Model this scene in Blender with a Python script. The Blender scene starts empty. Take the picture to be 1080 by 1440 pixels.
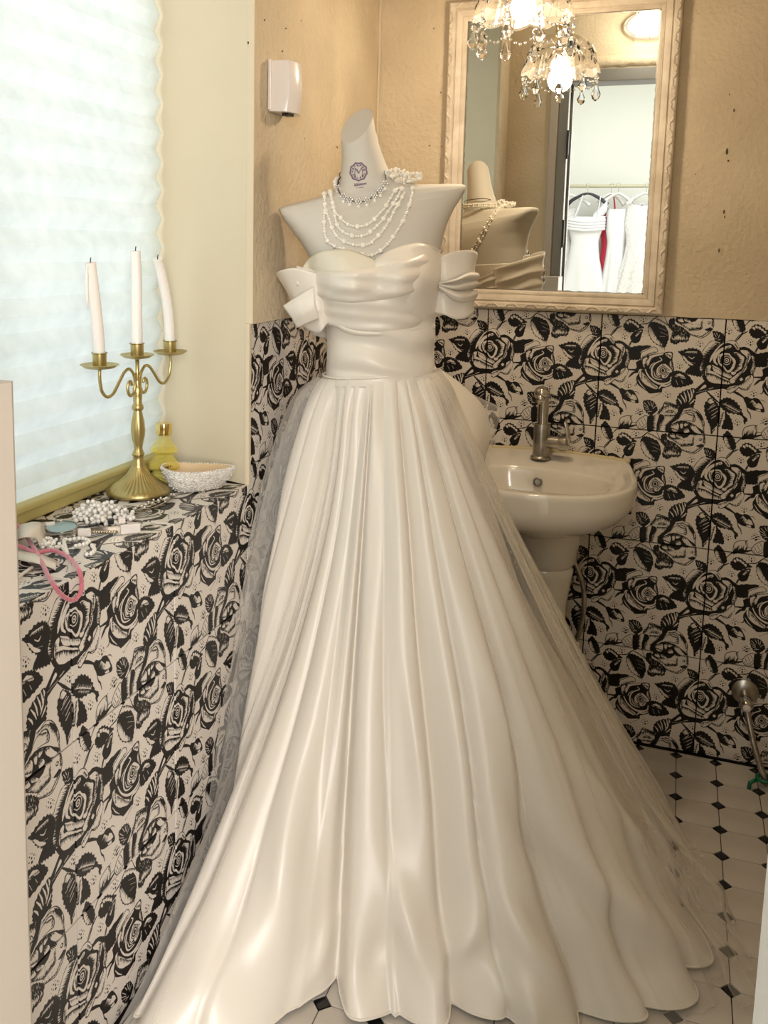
import bpy, bmesh, math, random
import numpy as np
from mathutils import Vector, Matrix, noise
from mathutils.bvhtree import BVHTree
random.seed(7)
S = bpy.context.scene
C = S.collection
PI = math.pi
V = Vector

# ------------------------------------------------------------------ camera
F_PX, CX, CY = 1282.3, 478.7, 525.0
CAM = V((0.8237, -2.4757, 1.3283))
yaw, pit, rol = 0.3525, 0.1378, 0.0193
FW = V((-math.sin(yaw)*math.cos(pit), math.cos(yaw)*math.cos(pit), -math.sin(pit)))
RT0 = V((math.cos(yaw), math.sin(yaw), 0)); UP0 = RT0.cross(FW)
RT = RT0*math.cos(rol)+UP0*math.sin(rol); UP = UP0*math.cos(rol)-RT0*math.sin(rol)
cd = bpy.data.cameras.new('camera'); cam = bpy.data.objects.new('camera', cd); C.objects.link(cam)
cd.sensor_fit = 'HORIZONTAL'; cd.sensor_width = 36; cd.lens = F_PX/1080*36
cd.shift_x = (540-CX)/1080; cd.shift_y = -(720-CY)/1080
cd.clip_start = 0.02
cam.matrix_world = Matrix(((RT.x, UP.x, -FW.x, CAM.x), (RT.y, UP.y, -FW.y, CAM.y), (RT.z, UP.z, -FW.z, CAM.z), (0, 0, 0, 1)))
S.camera = cam

def ray(px, py):
    return FW+RT*((px-CX)/F_PX)-UP*((py-CY)/F_PX)
def on_plane(px, py, o, n):                       # measured photo point -> point of a real plane in the room
    d = ray(px, py); t = (o-CAM).dot(n)/d.dot(n)
    return CAM+d*t

# ------------------------------------------------------------------ light
W = bpy.data.worlds.new('sky'); S.world = W; W.use_nodes = True
bg = W.node_tree.nodes['Background']; bg.inputs[0].default_value = (0.80, 0.90, 1.0, 1); bg.inputs[1].default_value = 1.0

def area(name, loc, target, sx, sy, power, col):
    l = bpy.data.lights.new(name, 'AREA'); l.shape = 'RECTANGLE'; l.size = sx; l.size_y = sy
    l.energy = power; l.color = col
    o = bpy.data.objects.new(name, l); C.objects.link(o); o.location = loc
    o.rotation_euler = (V(target)-V(loc)).to_track_quat('-Z', 'Y').to_euler()
    return o
area('window_daylight', (-0.75, -1.29, 1.85), (0, -1.29, 1.55), 1.3, 2.0, 8.6, (0.95, 0.985, 1.0))
area('shop_ceiling_light', (0.5, -3.6, 2.60), (0.5, -3.6, 0), 2.0, 1.6, 11, (0.96, 0.98, 1.0))
area('shop_rack_light', (0.4, -4.0, 2.5), (0.3, -5.1, 1.2), 1.4, 0.5, 7, (0.94, 0.97, 1.0))
area('added_door_fill', (1.75, -3.9, 1.7), (0.35, -1.0, 0.9), 1.1, 1.4, 88, (1.0, 0.95, 0.90))  # added fill light shining through the doorway; the shop has no window here
S.view_settings.view_transform = 'Standard'; S.view_settings.look = 'None'
S.view_settings.gamma = 1; S.view_settings.use_curve_mapping = False
S.view_settings.exposure = 0.26
S.cycles.use_denoising = True
S.cycles.max_bounces = 14; S.cycles.transparent_max_bounces = 24; S.cycles.transmission_bounces = 10
S.cycles.caustics_refractive = False; S.cycles.caustics_reflective = False
S.cycles.sample_clamp_indirect = 6

# ------------------------------------------------------------------ materials
def mat(name, col, rough=0.5, metal=0.0, spec=0.5, **kw):
    m = bpy.data.materials.new(name); m.use_nodes = True
    b = m.node_tree.nodes['Principled BSDF']
    b.inputs['Base Color'].default_value = (*col, 1); b.inputs['Roughness'].default_value = rough
    b.inputs['Metallic'].default_value = metal; b.inputs['Specular IOR Level'].default_value = spec
    for k, v in kw.items():
        b.inputs[k.replace('_', ' ')].default_value = v
    return m
def nd(m, t, **kw):
    n = m.node_tree.nodes.new(t)
    for k, v in kw.items(): setattr(n, k, v)
    return n
def lk(m, a, b): m.node_tree.links.new(a, b)
def grain(m, scale, strength, dist=0.001, detail=4, kind='noise', col=None, cscale=3, coord='Object', stretch=None):
    """fine relief and a mottled colour on a material"""
    b = m.node_tree.nodes['Principled BSDF']
    tc = nd(m, 'ShaderNodeTexCoord'); src = tc.outputs[coord]
    if stretch:
        mp = nd(m, 'ShaderNodeMapping'); mp.inputs['Scale'].default_value = stretch; lk(m, src, mp.inputs[0]); src = mp.outputs[0]
    if kind == 'noise':
        n = nd(m, 'ShaderNodeTexNoise'); n.inputs['Scale'].default_value = scale; n.inputs['Detail'].default_value = detail; out = n.outputs['Fac']
    else:
        n = nd(m, 'ShaderNodeTexVoronoi'); n.inputs['Scale'].default_value = scale; out = n.outputs['Distance']
    lk(m, src, n.inputs['Vector'])
    bp = nd(m, 'ShaderNodeBump'); bp.inputs['Strength'].default_value = strength; bp.inputs['Distance'].default_value = dist
    lk(m, out, bp.inputs['Height']); lk(m, bp.outputs[0], b.inputs['Normal'])
    if col:
        n2 = nd(m, 'ShaderNodeTexNoise'); n2.inputs['Scale'].default_value = cscale; n2.inputs['Detail'].default_value = 6; lk(m, src, n2.inputs['Vector'])
        r = nd(m, 'ShaderNodeValToRGB'); e = r.color_ramp.elements
        e[0].position = 0.35; e[1].position = 0.68; e[0].color = (*col[0], 1); e[1].color = (*col[1], 1)
        lk(m, n2.outputs['Fac'], r.inputs[0]); lk(m, r.outputs[0], b.inputs['Base Color'])
    return m

M = {}
M['plaster'] = grain(mat('tan_plaster', (0.55, 0.45, 0.31), 0.75, spec=0.3), 75, 0.65, 0.006, 8, col=((0.58, 0.475, 0.33), (0.70, 0.585, 0.42)), cscale=3.5)
M['reveal'] = grain(mat('cream_paint', (0.74, 0.66, 0.46), 0.6, spec=0.3), 30, 0.15, 0.002, col=((0.66, 0.575, 0.42), (0.71, 0.62, 0.46)), cscale=2)
M['white_wall'] = mat('white_wall_paint', (0.78, 0.80, 0.76), 0.8)
M['ceiling'] = mat('ceiling_paint', (0.62, 0.52, 0.36), 0.8)
M['grout'] = mat('dark_grout', (0.010, 0.008, 0.008), 0.9, spec=0.05)
M['joint'] = mat('dark_joint', (0.035, 0.03, 0.027), 0.9)
M['floor_white'] = grain(mat('floor_tile_glaze', (0.60, 0.55, 0.49), 0.28), 12, 0.05, 0.001, col=((0.52, 0.47, 0.41), (0.64, 0.59, 0.53)), cscale=7, coord='Object')
M['floor_black'] = mat('black_inset_glaze', (0.012, 0.011, 0.011), 0.25)
M['shop_floor'] = mat('shop_floor', (0.55, 0.52, 0.47), 0.4)
M['frame_grey'] = mat('grey_door_frame', (0.20, 0.195, 0.18), 0.45)
M['black'] = mat('black_plastic', (0.012, 0.012, 0.014), 0.35)
M['strip'] = grain(mat('beige_trim_paint', (0.47, 0.41, 0.35), 0.55), 10, 0.2, 0.002)
M['chrome'] = mat('chrome', (0.62, 0.60, 0.57), 0.12, 1.0)
M['worn_chrome'] = grain(mat('worn_chrome', (0.42, 0.40, 0.36), 0.28, 1.0), 90, 0.3, 0.001, col=((0.28, 0.26, 0.23), (0.6, 0.58, 0.54)), cscale=30)
M['brass'] = grain(mat('brushed_brass', (0.50, 0.40, 0.17), 0.36, 0.9), 60, 0.08, 0.001, stretch=(1, 1, 0.1))
M['gold'] = mat('polished_gold', (0.85, 0.66, 0.25), 0.12, 1.0)
M['wax'] = mat('white_wax', (0.83, 0.81, 0.77), 0.45, Subsurface_Weight=0.3, Subsurface_Scale=0.02)
M['ceramic'] = grain(mat('cream_ceramic', (0.80, 0.76, 0.68), 0.10, Coat_Weight=0.5), 6, 0.02, 0.002)
M['stain'] = grain(mat('old_yellow_caulk', (0.62, 0.52, 0.30), 0.6), 60, 0.6, 0.003)
M['plastic'] = mat('white_plastic', (0.76, 0.70, 0.66), 0.22)
M['pearl'] = mat('pearl', (0.95, 0.91, 0.82), 0.08, Coat_Weight=0.6, Sheen_Weight=0.2)
M['pearl_white'] = mat('white_pearl', (0.84, 0.81, 0.76), 0.2, Coat_Weight=0.5)
M['silver'] = mat('tarnished_silver', (0.48, 0.42, 0.34), 0.25, 1.0)
M['dark_chain'] = mat('dark_chain', (0.10, 0.07, 0.04), 0.4, 0.8)
M['crystal'] = mat('cut_crystal', (1, 1, 1), 0.02, Transmission_Weight=1.0, IOR=1.5)
M['rhinestone'] = mat('rhinestone', (0.92, 0.90, 0.87), 0.08, 0.45)
M['mannequin'] = grain(mat('mannequin_cloth', (0.66, 0.625, 0.56), 0.62, spec=0.3), 500, 0.05, 0.0004)
M['ink'] = mat('purple_print', (0.20, 0.13, 0.20), 0.7)
M['bead_seq'] = None
M['pink'] = mat('pink_velvet_cord', (0.60, 0.16, 0.22), 0.7, Sheen_Weight=0.5)
M['ribbon'] = mat('cream_ribbon', (0.74, 0.68, 0.60), 0.45)
M['blue'] = mat('pale_blue_glass', (0.30, 0.45, 0.48), 0.2)
M['wood_frame'] = grain(mat('limed_cream_wood', (0.66, 0.54, 0.40), 0.5), 60, 0.3, 0.001, 5, col=((0.58, 0.49, 0.38), (0.74, 0.65, 0.53)), cscale=22)
M['mirror'] = mat('mirror_glass', (0.90, 0.91, 0.88), 0.0, 1.0)
M['black_hanger'] = mat('black_hanger', (0.02, 0.022, 0.03), 0.4)
M['white_hanger'] = mat('white_hanger', (0.8, 0.8, 0.8), 0.4)
M['rod'] = mat('painted_rod', (0.55, 0.52, 0.38), 0.4)
M['red'] = mat('crimson_satin', (0.55, 0.02, 0.06), 0.35, Sheen_Weight=0.3)
M['shop_satin'] = mat('white_dress_satin', (0.82, 0.84, 0.88), 0.45)
M['green'] = mat('green_plastic', (0.0, 0.12, 0.05), 0.35)
M['redplastic'] = mat('red_plastic', (0.5, 0.02, 0.03), 0.35)
M['rail'] = grain(mat('yellow_rail', (0.52, 0.44, 0.16), 0.4), 30, 0.1)
M['lace'] = grain(mat('white_lace', (0.78, 0.78, 0.78), 0.6), 150, 0.3, 0.004, kind='v', col=((0.70, 0.70, 0.71), (0.9, 0.9, 0.92)), cscale=70)
M['sparkle'] = grain(mat('sequined_shell', (0.82, 0.78, 0.72), 0.3), 300, 0.7, 0.003, kind='v', col=((0.62, 0.58, 0.50), (0.92, 0.89, 0.84)), cscale=160)

def satin(name, col):
    m = mat(name, col, 0.36, spec=0.6, Sheen_Weight=0.2, Sheen_Roughness=0.3)
    
    return m
M['satin'] = satin('ivory_satin', (0.83, 0.775, 0.695))
M['cup'] = mat('ivory_cup_fabric', (0.80, 0.75, 0.62), 0.5)

def mixed(name, opaque, fac, kind='ShaderNodeBsdfTransparent', tint=(1, 1, 1)):
    m = bpy.data.materials.new(name); m.use_nodes = True
    nt = m.node_tree; nt.nodes.clear()
    o = nd(m, 'ShaderNodeOutputMaterial'); mx = nd(m, 'ShaderNodeMixShader'); t = nd(m, kind); t.inputs[0].default_value = (*tint, 1)
    mx.inputs[0].default_value = fac
    lk(m, t.outputs[0], mx.inputs[1])
    p = nd(m, 'ShaderNodeBsdfPrincipled')
    p.inputs['Base Color'].default_value = (*opaque['col'], 1); p.inputs['Roughness'].default_value = opaque.get('rough', 0.5)
    if 'trans' in opaque: p.inputs['Transmission Weight'].default_value = opaque['trans']
    lk(m, p.outputs[0], mx.inputs[2]); lk(m, mx.outputs[0], o.inputs[0])
    return m, mx, p
m, mx, p = mixed('ivory_tulle', dict(col=(0.93, 0.90, 0.85), rough=0.7), 0.25)
# tulle: denser where the net is seen edge-on
lw = nd(m, 'ShaderNodeLayerWeight'); lw.inputs[0].default_value = 0.35
mr = nd(m, 'ShaderNodeMapRange'); mr.inputs[3].default_value = 0.10; mr.inputs[4].default_value = 0.45
lk(m, lw.outputs['Facing'], mr.inputs[0]); lk(m, mr.outputs[0], mx.inputs[0]); M['tulle'] = m
m = bpy.data.materials.new('pressed_glass'); m.use_nodes = True; m.node_tree.nodes.clear(); M['shade'] = m
o = nd(m, 'ShaderNodeOutputMaterial'); mx = nd(m, 'ShaderNodeMixShader'); t = nd(m, 'ShaderNodeBsdfTransparent'); t.inputs[0].default_value = (.97, .95, .92, 1)
gl = nd(m, 'ShaderNodeBsdfGlossy'); gl.inputs[0].default_value = (1, .97, .93, 1); gl.inputs['Roughness'].default_value = .12
di = nd(m, 'ShaderNodeBsdfDiffuse'); di.inputs[0].default_value = (.9, .85, .8, 1); m2 = nd(m, 'ShaderNodeMixShader'); m2.inputs[0].default_value = .10
lk(m, gl.outputs[0], m2.inputs[1]); lk(m, di.outputs[0], m2.inputs[2]); lk(m, t.outputs[0], mx.inputs[1]); lk(m, m2.outputs[0], mx.inputs[2]); lk(m, mx.outputs[0], o.inputs[0])
lw = nd(m, 'ShaderNodeLayerWeight'); lw.inputs[0].default_value = 0.5
mr = nd(m, 'ShaderNodeMapRange'); mr.inputs[3].default_value = 0.10; mr.inputs[4].default_value = 0.75
lk(m, lw.outputs['Facing'], mr.inputs[0]); lk(m, mr.outputs[0], mx.inputs[0])
m, mx, p = mixed('window_pane', dict(col=(1, 1, 1), rough=0.0), 0.06); M['pane'] = m
m, mx, p = mixed('perfume_glass', dict(col=(0.85, 0.78, 0.25), rough=0.03), 0.20, tint=(0.98, 0.95, 0.76)); M['perfume'] = m
m, mx, p = mixed('clear_glass', dict(col=(0.95, 0.95, 0.9), rough=0.03), 0.25, tint=(0.98, 0.98, 0.94)); M['clear'] = m

# pleated paper blind: daylight comes through it
m = bpy.data.materials.new('pleated_paper'); m.use_nodes = True; m.node_tree.nodes.clear()
o = nd(m, 'ShaderNodeOutputMaterial'); mx = nd(m, 'ShaderNodeMixShader'); mx.inputs[0].default_value = 0.5
d = nd(m, 'ShaderNodeBsdfDiffuse'); t = nd(m, 'ShaderNodeBsdfTranslucent')
tc = nd(m, 'ShaderNodeTexCoord'); n = nd(m, 'ShaderNodeTexNoise'); n.inputs['Scale'].default_value = 25; n.inputs['Detail'].default_value = 8
r = nd(m, 'ShaderNodeValToRGB'); r.color_ramp.elements[0].position = .3; r.color_ramp.elements[1].position = .7
r.color_ramp.elements[0].color = (0.76, 0.81, 0.77, 1); r.color_ramp.elements[1].color = (0.86, 0.90, 0.86, 1)
lk(m, tc.outputs['Object'], n.inputs[0]); lk(m, n.outputs[0], r.inputs[0]); lk(m, r.outputs[0], d.inputs[0]); lk(m, r.outputs[0], t.inputs[0])
lk(m, d.outputs[0], mx.inputs[1]); lk(m, t.outputs[0], mx.inputs[2]); lk(m, mx.outputs[0], o.inputs[0]); M['blind'] = m

def emit(name, col, s):
    m = bpy.data.materials.new(name); m.use_nodes = True; m.node_tree.nodes.clear()
    o = nd(m, 'ShaderNodeOutputMaterial'); e = nd(m, 'ShaderNodeEmission'); e.inputs[0].default_value = (*col, 1); e.inputs[1].default_value = s
    lk(m, e.outputs[0], o.inputs[0]); return m
M['bulb'] = emit('lit_bulb', (1.0, 0.86, 0.66), 6)
M['lamp_glass'] = emit('lit_bulkhead_glass', (1.0, 0.85, 0.55), 2.2)

# ------------------------------------------------------------------ geometry helpers
class MB:
    def __init__(s): s.v = []; s.f = []; s.m = []; s.uv = None
    def add(s, vs, fs, mi=0):
        k = len(s.v); s.v += [tuple(a) for a in vs]; s.f += [tuple(i+k for i in f) for f in fs]; s.m += [mi]*len(fs); return s
    def box(s, a, b, mi=0, M4=None):
        x0, y0, z0 = a; x1, y1, z1 = b
        vs = [V(q) for q in ((x0, y0, z0), (x1, y0, z0), (x1, y1, z0), (x0, y1, z0), (x0, y0, z1), (x1, y0, z1), (x1, y1, z1), (x0, y1, z1))]
        if M4: vs = [M4 @ q for q in vs]
        return s.add(vs, [(0, 3, 2, 1), (4, 5, 6, 7), (0, 1, 5, 4), (1, 2, 6, 5), (2, 3, 7, 6), (3, 0, 4, 7)], mi)
    def grid(s, P, mi=0, cu=False, cv=False):
        n = len(P); mm = len(P[0]); vs = [q for r in P for q in r]; fs = []
        for i in range(n if cu else n-1):
            for j in range(mm if cv else mm-1):
                a = i*mm+j; b = i*mm+(j+1) % mm; i2 = (i+1) % n
                fs.append((a, b, i2*mm+(j+1) % mm, i2*mm+j))
        return s.add(vs, fs, mi)
    def lathe(s, prof, c=(0, 0, 0), n=24, ax=None, ripple=None, mi=0, cap=True):
        """prof: (radius, height) pairs"""
        c = V(c); q = V((0, 0, 1)).rotation_difference(V(ax)) if ax else None
        P = []
        for r, h in prof:
            row = []
            for k in range(n):
                a = 2*PI*k/n; rr = r*(ripple(a, h) if ripple else 1)
                p = V((rr*math.cos(a), rr*math.sin(a), h)); row.append(c+(q @ p if q else p))
            P.append(row)
        k0 = len(s.v); s.grid(P, mi, cv=True)
        if cap:
            s.f.append(tuple(k0+i for i in range(n))[::-1]); s.m.append(mi)
            l = k0+(len(prof)-1)*n; s.f.append(tuple(l+i for i in range(n))); s.m.append(mi)
        return s
    def tube(s, pts, r, n=8, mi=0, cap=True, closed=False, flat=1.0):
        pts = [V(p) for p in pts]; N = len(pts); rows = []
        rr = r if isinstance(r, (list, tuple)) else [r]*N
        t0 = (pts[1]-pts[0]).normalized(); nrm = t0.orthogonal().normalized()
        for i, p in enumerate(pts):
            if closed: t = (pts[(i+1) % N]-pts[i-1]).normalized()
            else: t = (pts[min(i+1, N-1)]-pts[max(i-1, 0)]).normalized()
            nrm = (nrm-t*nrm.dot(t)).normalized(); b = t.cross(nrm)
            rows.append([p+nrm*math.cos(2*PI*k/n)*rr[i]+b*math.sin(2*PI*k/n)*rr[i]*flat for k in range(n)])
        k0 = len(s.v); s.grid(rows, mi, cu=closed, cv=True)
        if cap and not closed:
            s.f.append(tuple(k0+i for i in range(n))[::-1]); s.m.append(mi)
            l = k0+(N-1)*n; s.f.append(tuple(l+i for i in range(n))); s.m.append(mi)
        return s
    def ball(s, c, r, seg=8, rings=6, sc=(1, 1, 1), mi=0):
        c = V(c); vs = [c+V((0, 0, r*sc[2]))]; fs = []
        for i in range(1, rings):
            a = PI*i/rings
            for k in range(seg):
                b = 2*PI*k/seg; vs.append(c+V((r*sc[0]*math.sin(a)*math.cos(b), r*sc[1]*math.sin(a)*math.sin(b), r*sc[2]*math.cos(a))))
        vs.append(c-V((0, 0, r*sc[2]))); L = len(vs)-1
        for k in range(seg): fs.append((0, 1+k, 1+(k+1) % seg)); fs.append((L, L-seg+(k+1) % seg, L-seg+k))
        for i in range(rings-2):
            for k in range(seg):
                a = 1+i*seg+k; b = 1+i*seg+(k+1) % seg; fs.append((a, a+seg, b+seg, b))
        return s.add(vs, fs, mi)
    def poly(s, pts, h, mi=0):
        """extrude polygon pts along vector h"""
        pts = [V(p) for p in pts]; n = len(pts); h = V(h)
        fs = [tuple(range(n))[::-1], tuple(range(n, 2*n))]+[(i, (i+1) % n, n+(i+1) % n, n+i) for i in range(n)]
        return s.add(pts+[p+h for p in pts], fs, mi)
    def build(s, name, mats, parent=None, smooth=False, sub=0, bevel=0, solid=0, fix=True, bseg=2, auto=None):
        me = bpy.data.meshes.new(name); me.from_pydata(s.v, [], s.f)
        for m_ in (mats if isinstance(mats, (list, tuple)) else [mats]): me.materials.append(m_)
        me.polygons.foreach_set('material_index', s.m)
        if fix:
            bm = bmesh.new(); bm.from_mesh(me); bmesh.ops.recalc_face_normals(bm, faces=bm.faces); bm.to_mesh(me); bm.free()
        if smooth: me.polygons.foreach_set('use_smooth', [True]*len(me.polygons))
        o = bpy.data.objects.new(name, me); C.objects.link(o)
        if auto and smooth: me.set_sharp_from_angle(angle=math.radians(auto))
        if parent:
            o.parent = parent; o.matrix_parent_inverse = parent.matrix_world.inverted()
        if bevel: b = o.modifiers.new('bevel', 'BEVEL'); b.width = bevel; b.segments = bseg; b.limit_method = 'ANGLE'
        if solid: b = o.modifiers.new('solid', 'SOLIDIFY'); b.thickness = solid; b.offset = 0
        if sub: b = o.modifiers.new('sub', 'SUBSURF'); b.levels = sub; b.render_levels = sub
        return o
def empty(name, loc, label=None, cat=None, group=None):
    o = bpy.data.objects.new(name, None); C.objects.link(o); o.location = loc; o.empty_display_size = 0.05
    o.matrix_world = Matrix.Translation(loc)
    if label: tag(o, label, cat, group)
    return o
def tag(o, label, cat, group=None):
    o['label'] = label; o['category'] = cat
    if group: o['group'] = group
    return o
def struct(o): o['kind'] = 'structure'; return o
def stuff(o): o['kind'] = 'stuff'; return o
def copy_tree(o, parent=None):
    c = o.copy(); C.objects.link(c)
    if parent: c.parent = parent
    for ch in list(o.children): copy_tree(ch, c)
    return c
def crom(pts, n):
    """smooth curve through points, n samples per span"""
    pts = [V(p) for p in pts]; out = []
    P = [pts[0]*2-pts[1]]+pts+[pts[-1]*2-pts[-2]]
    for i in range(len(pts)-1):
        a, b, c, d = P[i:i+4]
        for k in range(n):
            t = k/n; out.append(0.5*((2*b)+(c-a)*t+(2*a-5*b+4*c-d)*t*t+(3*b-a-3*c+d)*t**3))
    return out+[pts[-1]]
def even(pts, step):
    L = [0]
    for a, b in zip(pts, pts[1:]): L.append(L[-1]+(b-a).length)
    out = []; d = 0; i = 0
    while d <= L[-1]:
        while i < len(L)-2 and L[i+1] < d: i += 1
        f = (d-L[i])/max(1e-9, L[i+1]-L[i]); out.append(pts[i].lerp(pts[i+1], f)); d += step
    return out
def smooth(a, b, x):
    t = min(1, max(0, (x-a)/(b-a))); return t*t*(3-2*t)
def interp(x, tab):
    if x <= tab[0][0]: return tab[0][1:]
    for p, q in zip(tab, tab[1:]):
        if x <= q[0]:
            t = (x-p[0])/(q[0]-p[0]); t = t*t*(3-2*t) if len(p) < 0 else t
            return tuple(a+(b-a)*t for a, b in zip(p[1:], q[1:]))
    return tab[-1][1:]
def cinterp(x, tab):
    """Catmull-Rom table lookup"""
    n = len(tab)
    if x <= tab[0][0]: return list(tab[0][1:])
    if x >= tab[-1][0]: return list(tab[-1][1:])
    for i in range(n-1):
        if x <= tab[i+1][0]: break
    t = (x-tab[i][0])/(tab[i+1][0]-tab[i][0]); out = []
    for k in range(1, len(tab[0])):
        p0 = tab[max(i-1, 0)][k]; p1 = tab[i][k]; p2 = tab[i+1][k]; p3 = tab[min(i+2, n-1)][k]
        out.append(0.5*(2*p1+(p2-p0)*t+(2*p0-5*p1+4*p2-p3)*t*t+(3*p1-p0-3*p2+p3)*t**3))
    return out
# ------------------------------------------------------------------ the printed rose pattern (drawn here by code, one 30 cm repeat)
T = 0.30; X0 = 0.6401; ZL = 0.8687; Y0L = -1.0889
NP = 1024
INK = np.zeros((NP, NP), np.float32)
VIEW = {'A': (950, 470, 130/1080), 'B': (870, 470, 130/1080), 'C': (870, 570, 130/1080), 'D': (950, 570, 130/1080)}
def cell(view, pts):
    x0, y0, s = VIEW[view]; out = []
    for (a, b) in pts:
        P = on_plane(x0+a*s, y0+b*s, V((0, 0, 0)), V((0, 1, 0)))
        out.append(((P.x-X0)/T*NP, (P.z-ZL)/T*NP))
    return np.array(out)
def fill(Q, ink):
    x0, y0 = np.floor(Q.min(0)).astype(int)-1; x1, y1 = np.ceil(Q.max(0)).astype(int)+2
    X, Y = np.meshgrid(np.arange(x0, x1)+.5, np.arange(y0, y1)+.5); ins = np.zeros(X.shape, bool)
    n = len(Q); j = n-1
    for i in range(n):
        xi, yi = Q[i]; xj, yj = Q[j]
        if yi != yj: ins ^= ((yi > Y) != (yj > Y)) & (X < (xj-xi)*(Y-yi)/(yj-yi)+xi)
        j = i
    iy, ix = np.nonzero(ins); INK[(iy+y0) % NP, (ix+x0) % NP] = ink
def rough(pts, closed=True, amp=3.0, n=4):
    """smooth the outline and give it the cut-by-hand wobble"""
    P = [V((a, b, 0)) for a, b in pts]
    if closed: P = P+[P[0]]
    q = crom(P, n); q = [(a.x+random.uniform(-amp, amp), a.y+random.uniform(-amp, amp)) for a in q]
    return q[:-1] if closed else q
def pk(v, pts, ink=1, sm=True, amp=2.5): fill(cell(v, rough(pts, amp=amp) if sm else pts), ink)
def saw(v, pts, ink=1, tooth=14):
    """toothed leaf outline"""
    P = crom([V((a, b, 0)) for a, b in pts+[pts[0]]], 4); q = []
    c = sum(P, V())/len(P)
    for i, a in enumerate(P[:-1]):
        d = (a-c).normalized(); k = tooth if i % 2 else -3
        q.append((a.x+d.x*k, a.y+d.y*k))
    fill(cell(v, q), ink)
def ln(v, pts, w, ink=1, taper=True, sm=True):
    Q = cell(v, rough(pts, False, 0.8) if sm and len(pts) > 2 else pts)
    w = w*130/1080/580*NP/T/2*0.95
    n = len(Q)
    for i in range(n-1):
        a, b = Q[i], Q[i+1]; d = b-a; L = np.hypot(*d)
        if L < 1e-6: continue
        m = np.array([-d[1], d[0]])/L; ta = (i/(n-1)); tb = ((i+1)/(n-1))
        wa, wb = [w*(1-0.55*abs(2*t-1)) if taper else w for t in (ta, tb)]
        fill(np.array([a-m*wa-d/L*wa*.4, b-m*wb+d/L*wb*.4, b+m*wb+d/L*wb*.4, a+m*wa-d/L*wa*.4]), ink)
def hat(v, pts, dr, length, n, w=4, ink=1, jit=0.5):
    """row of short tapering pen strokes off a line"""
    P = even([V((a, b, 0)) for a, b in pts], max(1, sum((V(q)-V(p)).length for p, q in zip(pts, pts[1:]))/(n*1.6)))
    dx, dy = dr; L = math.hypot(dx, dy); dx /= L; dy /= L; length *= 1.12
    for p in P:
        l = length*(1-jit*random.random()); a = random.uniform(-.25, .25); ex = dx*math.cos(a)-dy*math.sin(a); ey = dx*math.sin(a)+dy*math.cos(a)
        px, py = p.x+random.uniform(-2, 2), p.y+random.uniform(-2, 2)
        fill(cell(v, [(px-ey*w, py+ex*w), (px+ey*w, py-ex*w), (px+ex*l, py+ey*l)]), ink)
def circ(v, c, r, ink=1, r2=None):
    pts = [(c[0]+r*math.cos(t)*random.uniform(.95, 1.05), c[1]+(r2 or r)*math.sin(t)) for t in np.linspace(0, 2*PI, 15)[:-1]]
    fill(cell(v, pts), ink)
def dots(v, x, y, s=1):
    for (a, b, r) in ((-12, -20, 7), (16, -30, 5), (-38, -6, 5), (8, 0, 9), (34, -8, 7), (-20, 16, 7), (8, 30, 11), (36, 22, 5), (-46, 24, 4), (50, 6, 4), (-4, -42, 4), (-30, -34, 3)):
        circ(v, (x+a*s, y+b*s), r*s)
def outlined(v, pts, w=7, inner=0):
    pk(v, pts, inner, amp=1.5); q = pts+[pts[0]]
    ln(v, q, w, 1, taper=False)

# stems and lone leaves first
pk('A', [(212, 655), (330, 556), (360, 535), (450, 590), (600, 605), (640, 612), (560, 634), (400, 658), (300, 688), (232, 712)], 1, amp=1); ln('A', [(640, 660), (720, 690), (820, 755)], 34)
ln('A', [(360, 665), (430, 735), (505, 800)], 30)
ln('C', [(0, 280), (110, 250), (220, 225)], 24); ln('C', [(150, 385), (260, 375), (330, 322), (400, 300)], 16)
ln('D', [(700, 450), (770, 390), (880, 385), (1010, 350)], 18); ln('D', [(570, 645), (640, 560), (730, 515)], 26); ln('D', [(940, 320), (1040, 320)], 14)
ln('D', [(590, 620), (650, 545)], 8, 0); ln('D', [(945, 510), (1080, 495)], 16); ln('D', [(800, 775), (835, 720), (860, 690)], 18)
ln('A', [(700, 90), (760, 20), (790, -30)], 22); ln('A', [(935, 225), (970, 150)], 16)
saw('A', [(25, 205), (90, 190), (180, 165), (260, 180), (300, 215), (322, 270), (310, 330), (285, 400), (300, 490), (230, 485), (170, 470), (112, 452), (135, 405), (165, 372), (110, 320), (70, 250)], 1, 12)
pk('A', [(78, 248), (105, 262), (150, 312), (205, 352), (190, 364), (140, 340), (105, 300)], 0)
ln('A', [(110, 215), (170, 205), (245, 205)], 9, 0); ln('A', [(150, 260), (190, 285), (222, 265)], 12, 0); ln('A', [(170, 325), (230, 340)], 8, 0)
hat('A', [(90, 250), (200, 350)], (1, -.8), 42, 12, 4, 1); hat('A', [(130, 200), (250, 205)], (.4, 1), 30, 9, 3, 0)
saw('A', [(505, 805), (550, 760), (620, 745), (700, 790), (755, 860), (790, 945), (838, 990), (798, 1050), (780, 965), (700, 930), (610, 915), (545, 870)], 1, 13)
ln('A', [(545, 812), (640, 850), (745, 915)], 9, 0); hat('A', [(560, 820), (740, 910)], (.9, -.6), 45, 12, 3, 0); hat('A', [(590, 850), (720, 915)], (-.1, 1), 26, 9, 3, 0)
saw('A', [(400, 742), (460, 780), (500, 830), (512, 900), (502, 1000), (470, 1090), (415, 1165), (405, 1080), (375, 1010), (345, 920), (340, 820)], 1, 11)
pk('A', [(372, 790), (408, 755), (448, 790), (440, 800), (400, 812)], 0)
for a, b in (((375, 880), (470, 828)), ((400, 855), (450, 815)), ((390, 915), (490, 862)), ((420, 950), (495, 895)), ((430, 1130), (480, 1075)), ((420, 985), (470, 950))): ln('A', [a, b], 15, 0)
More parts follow.
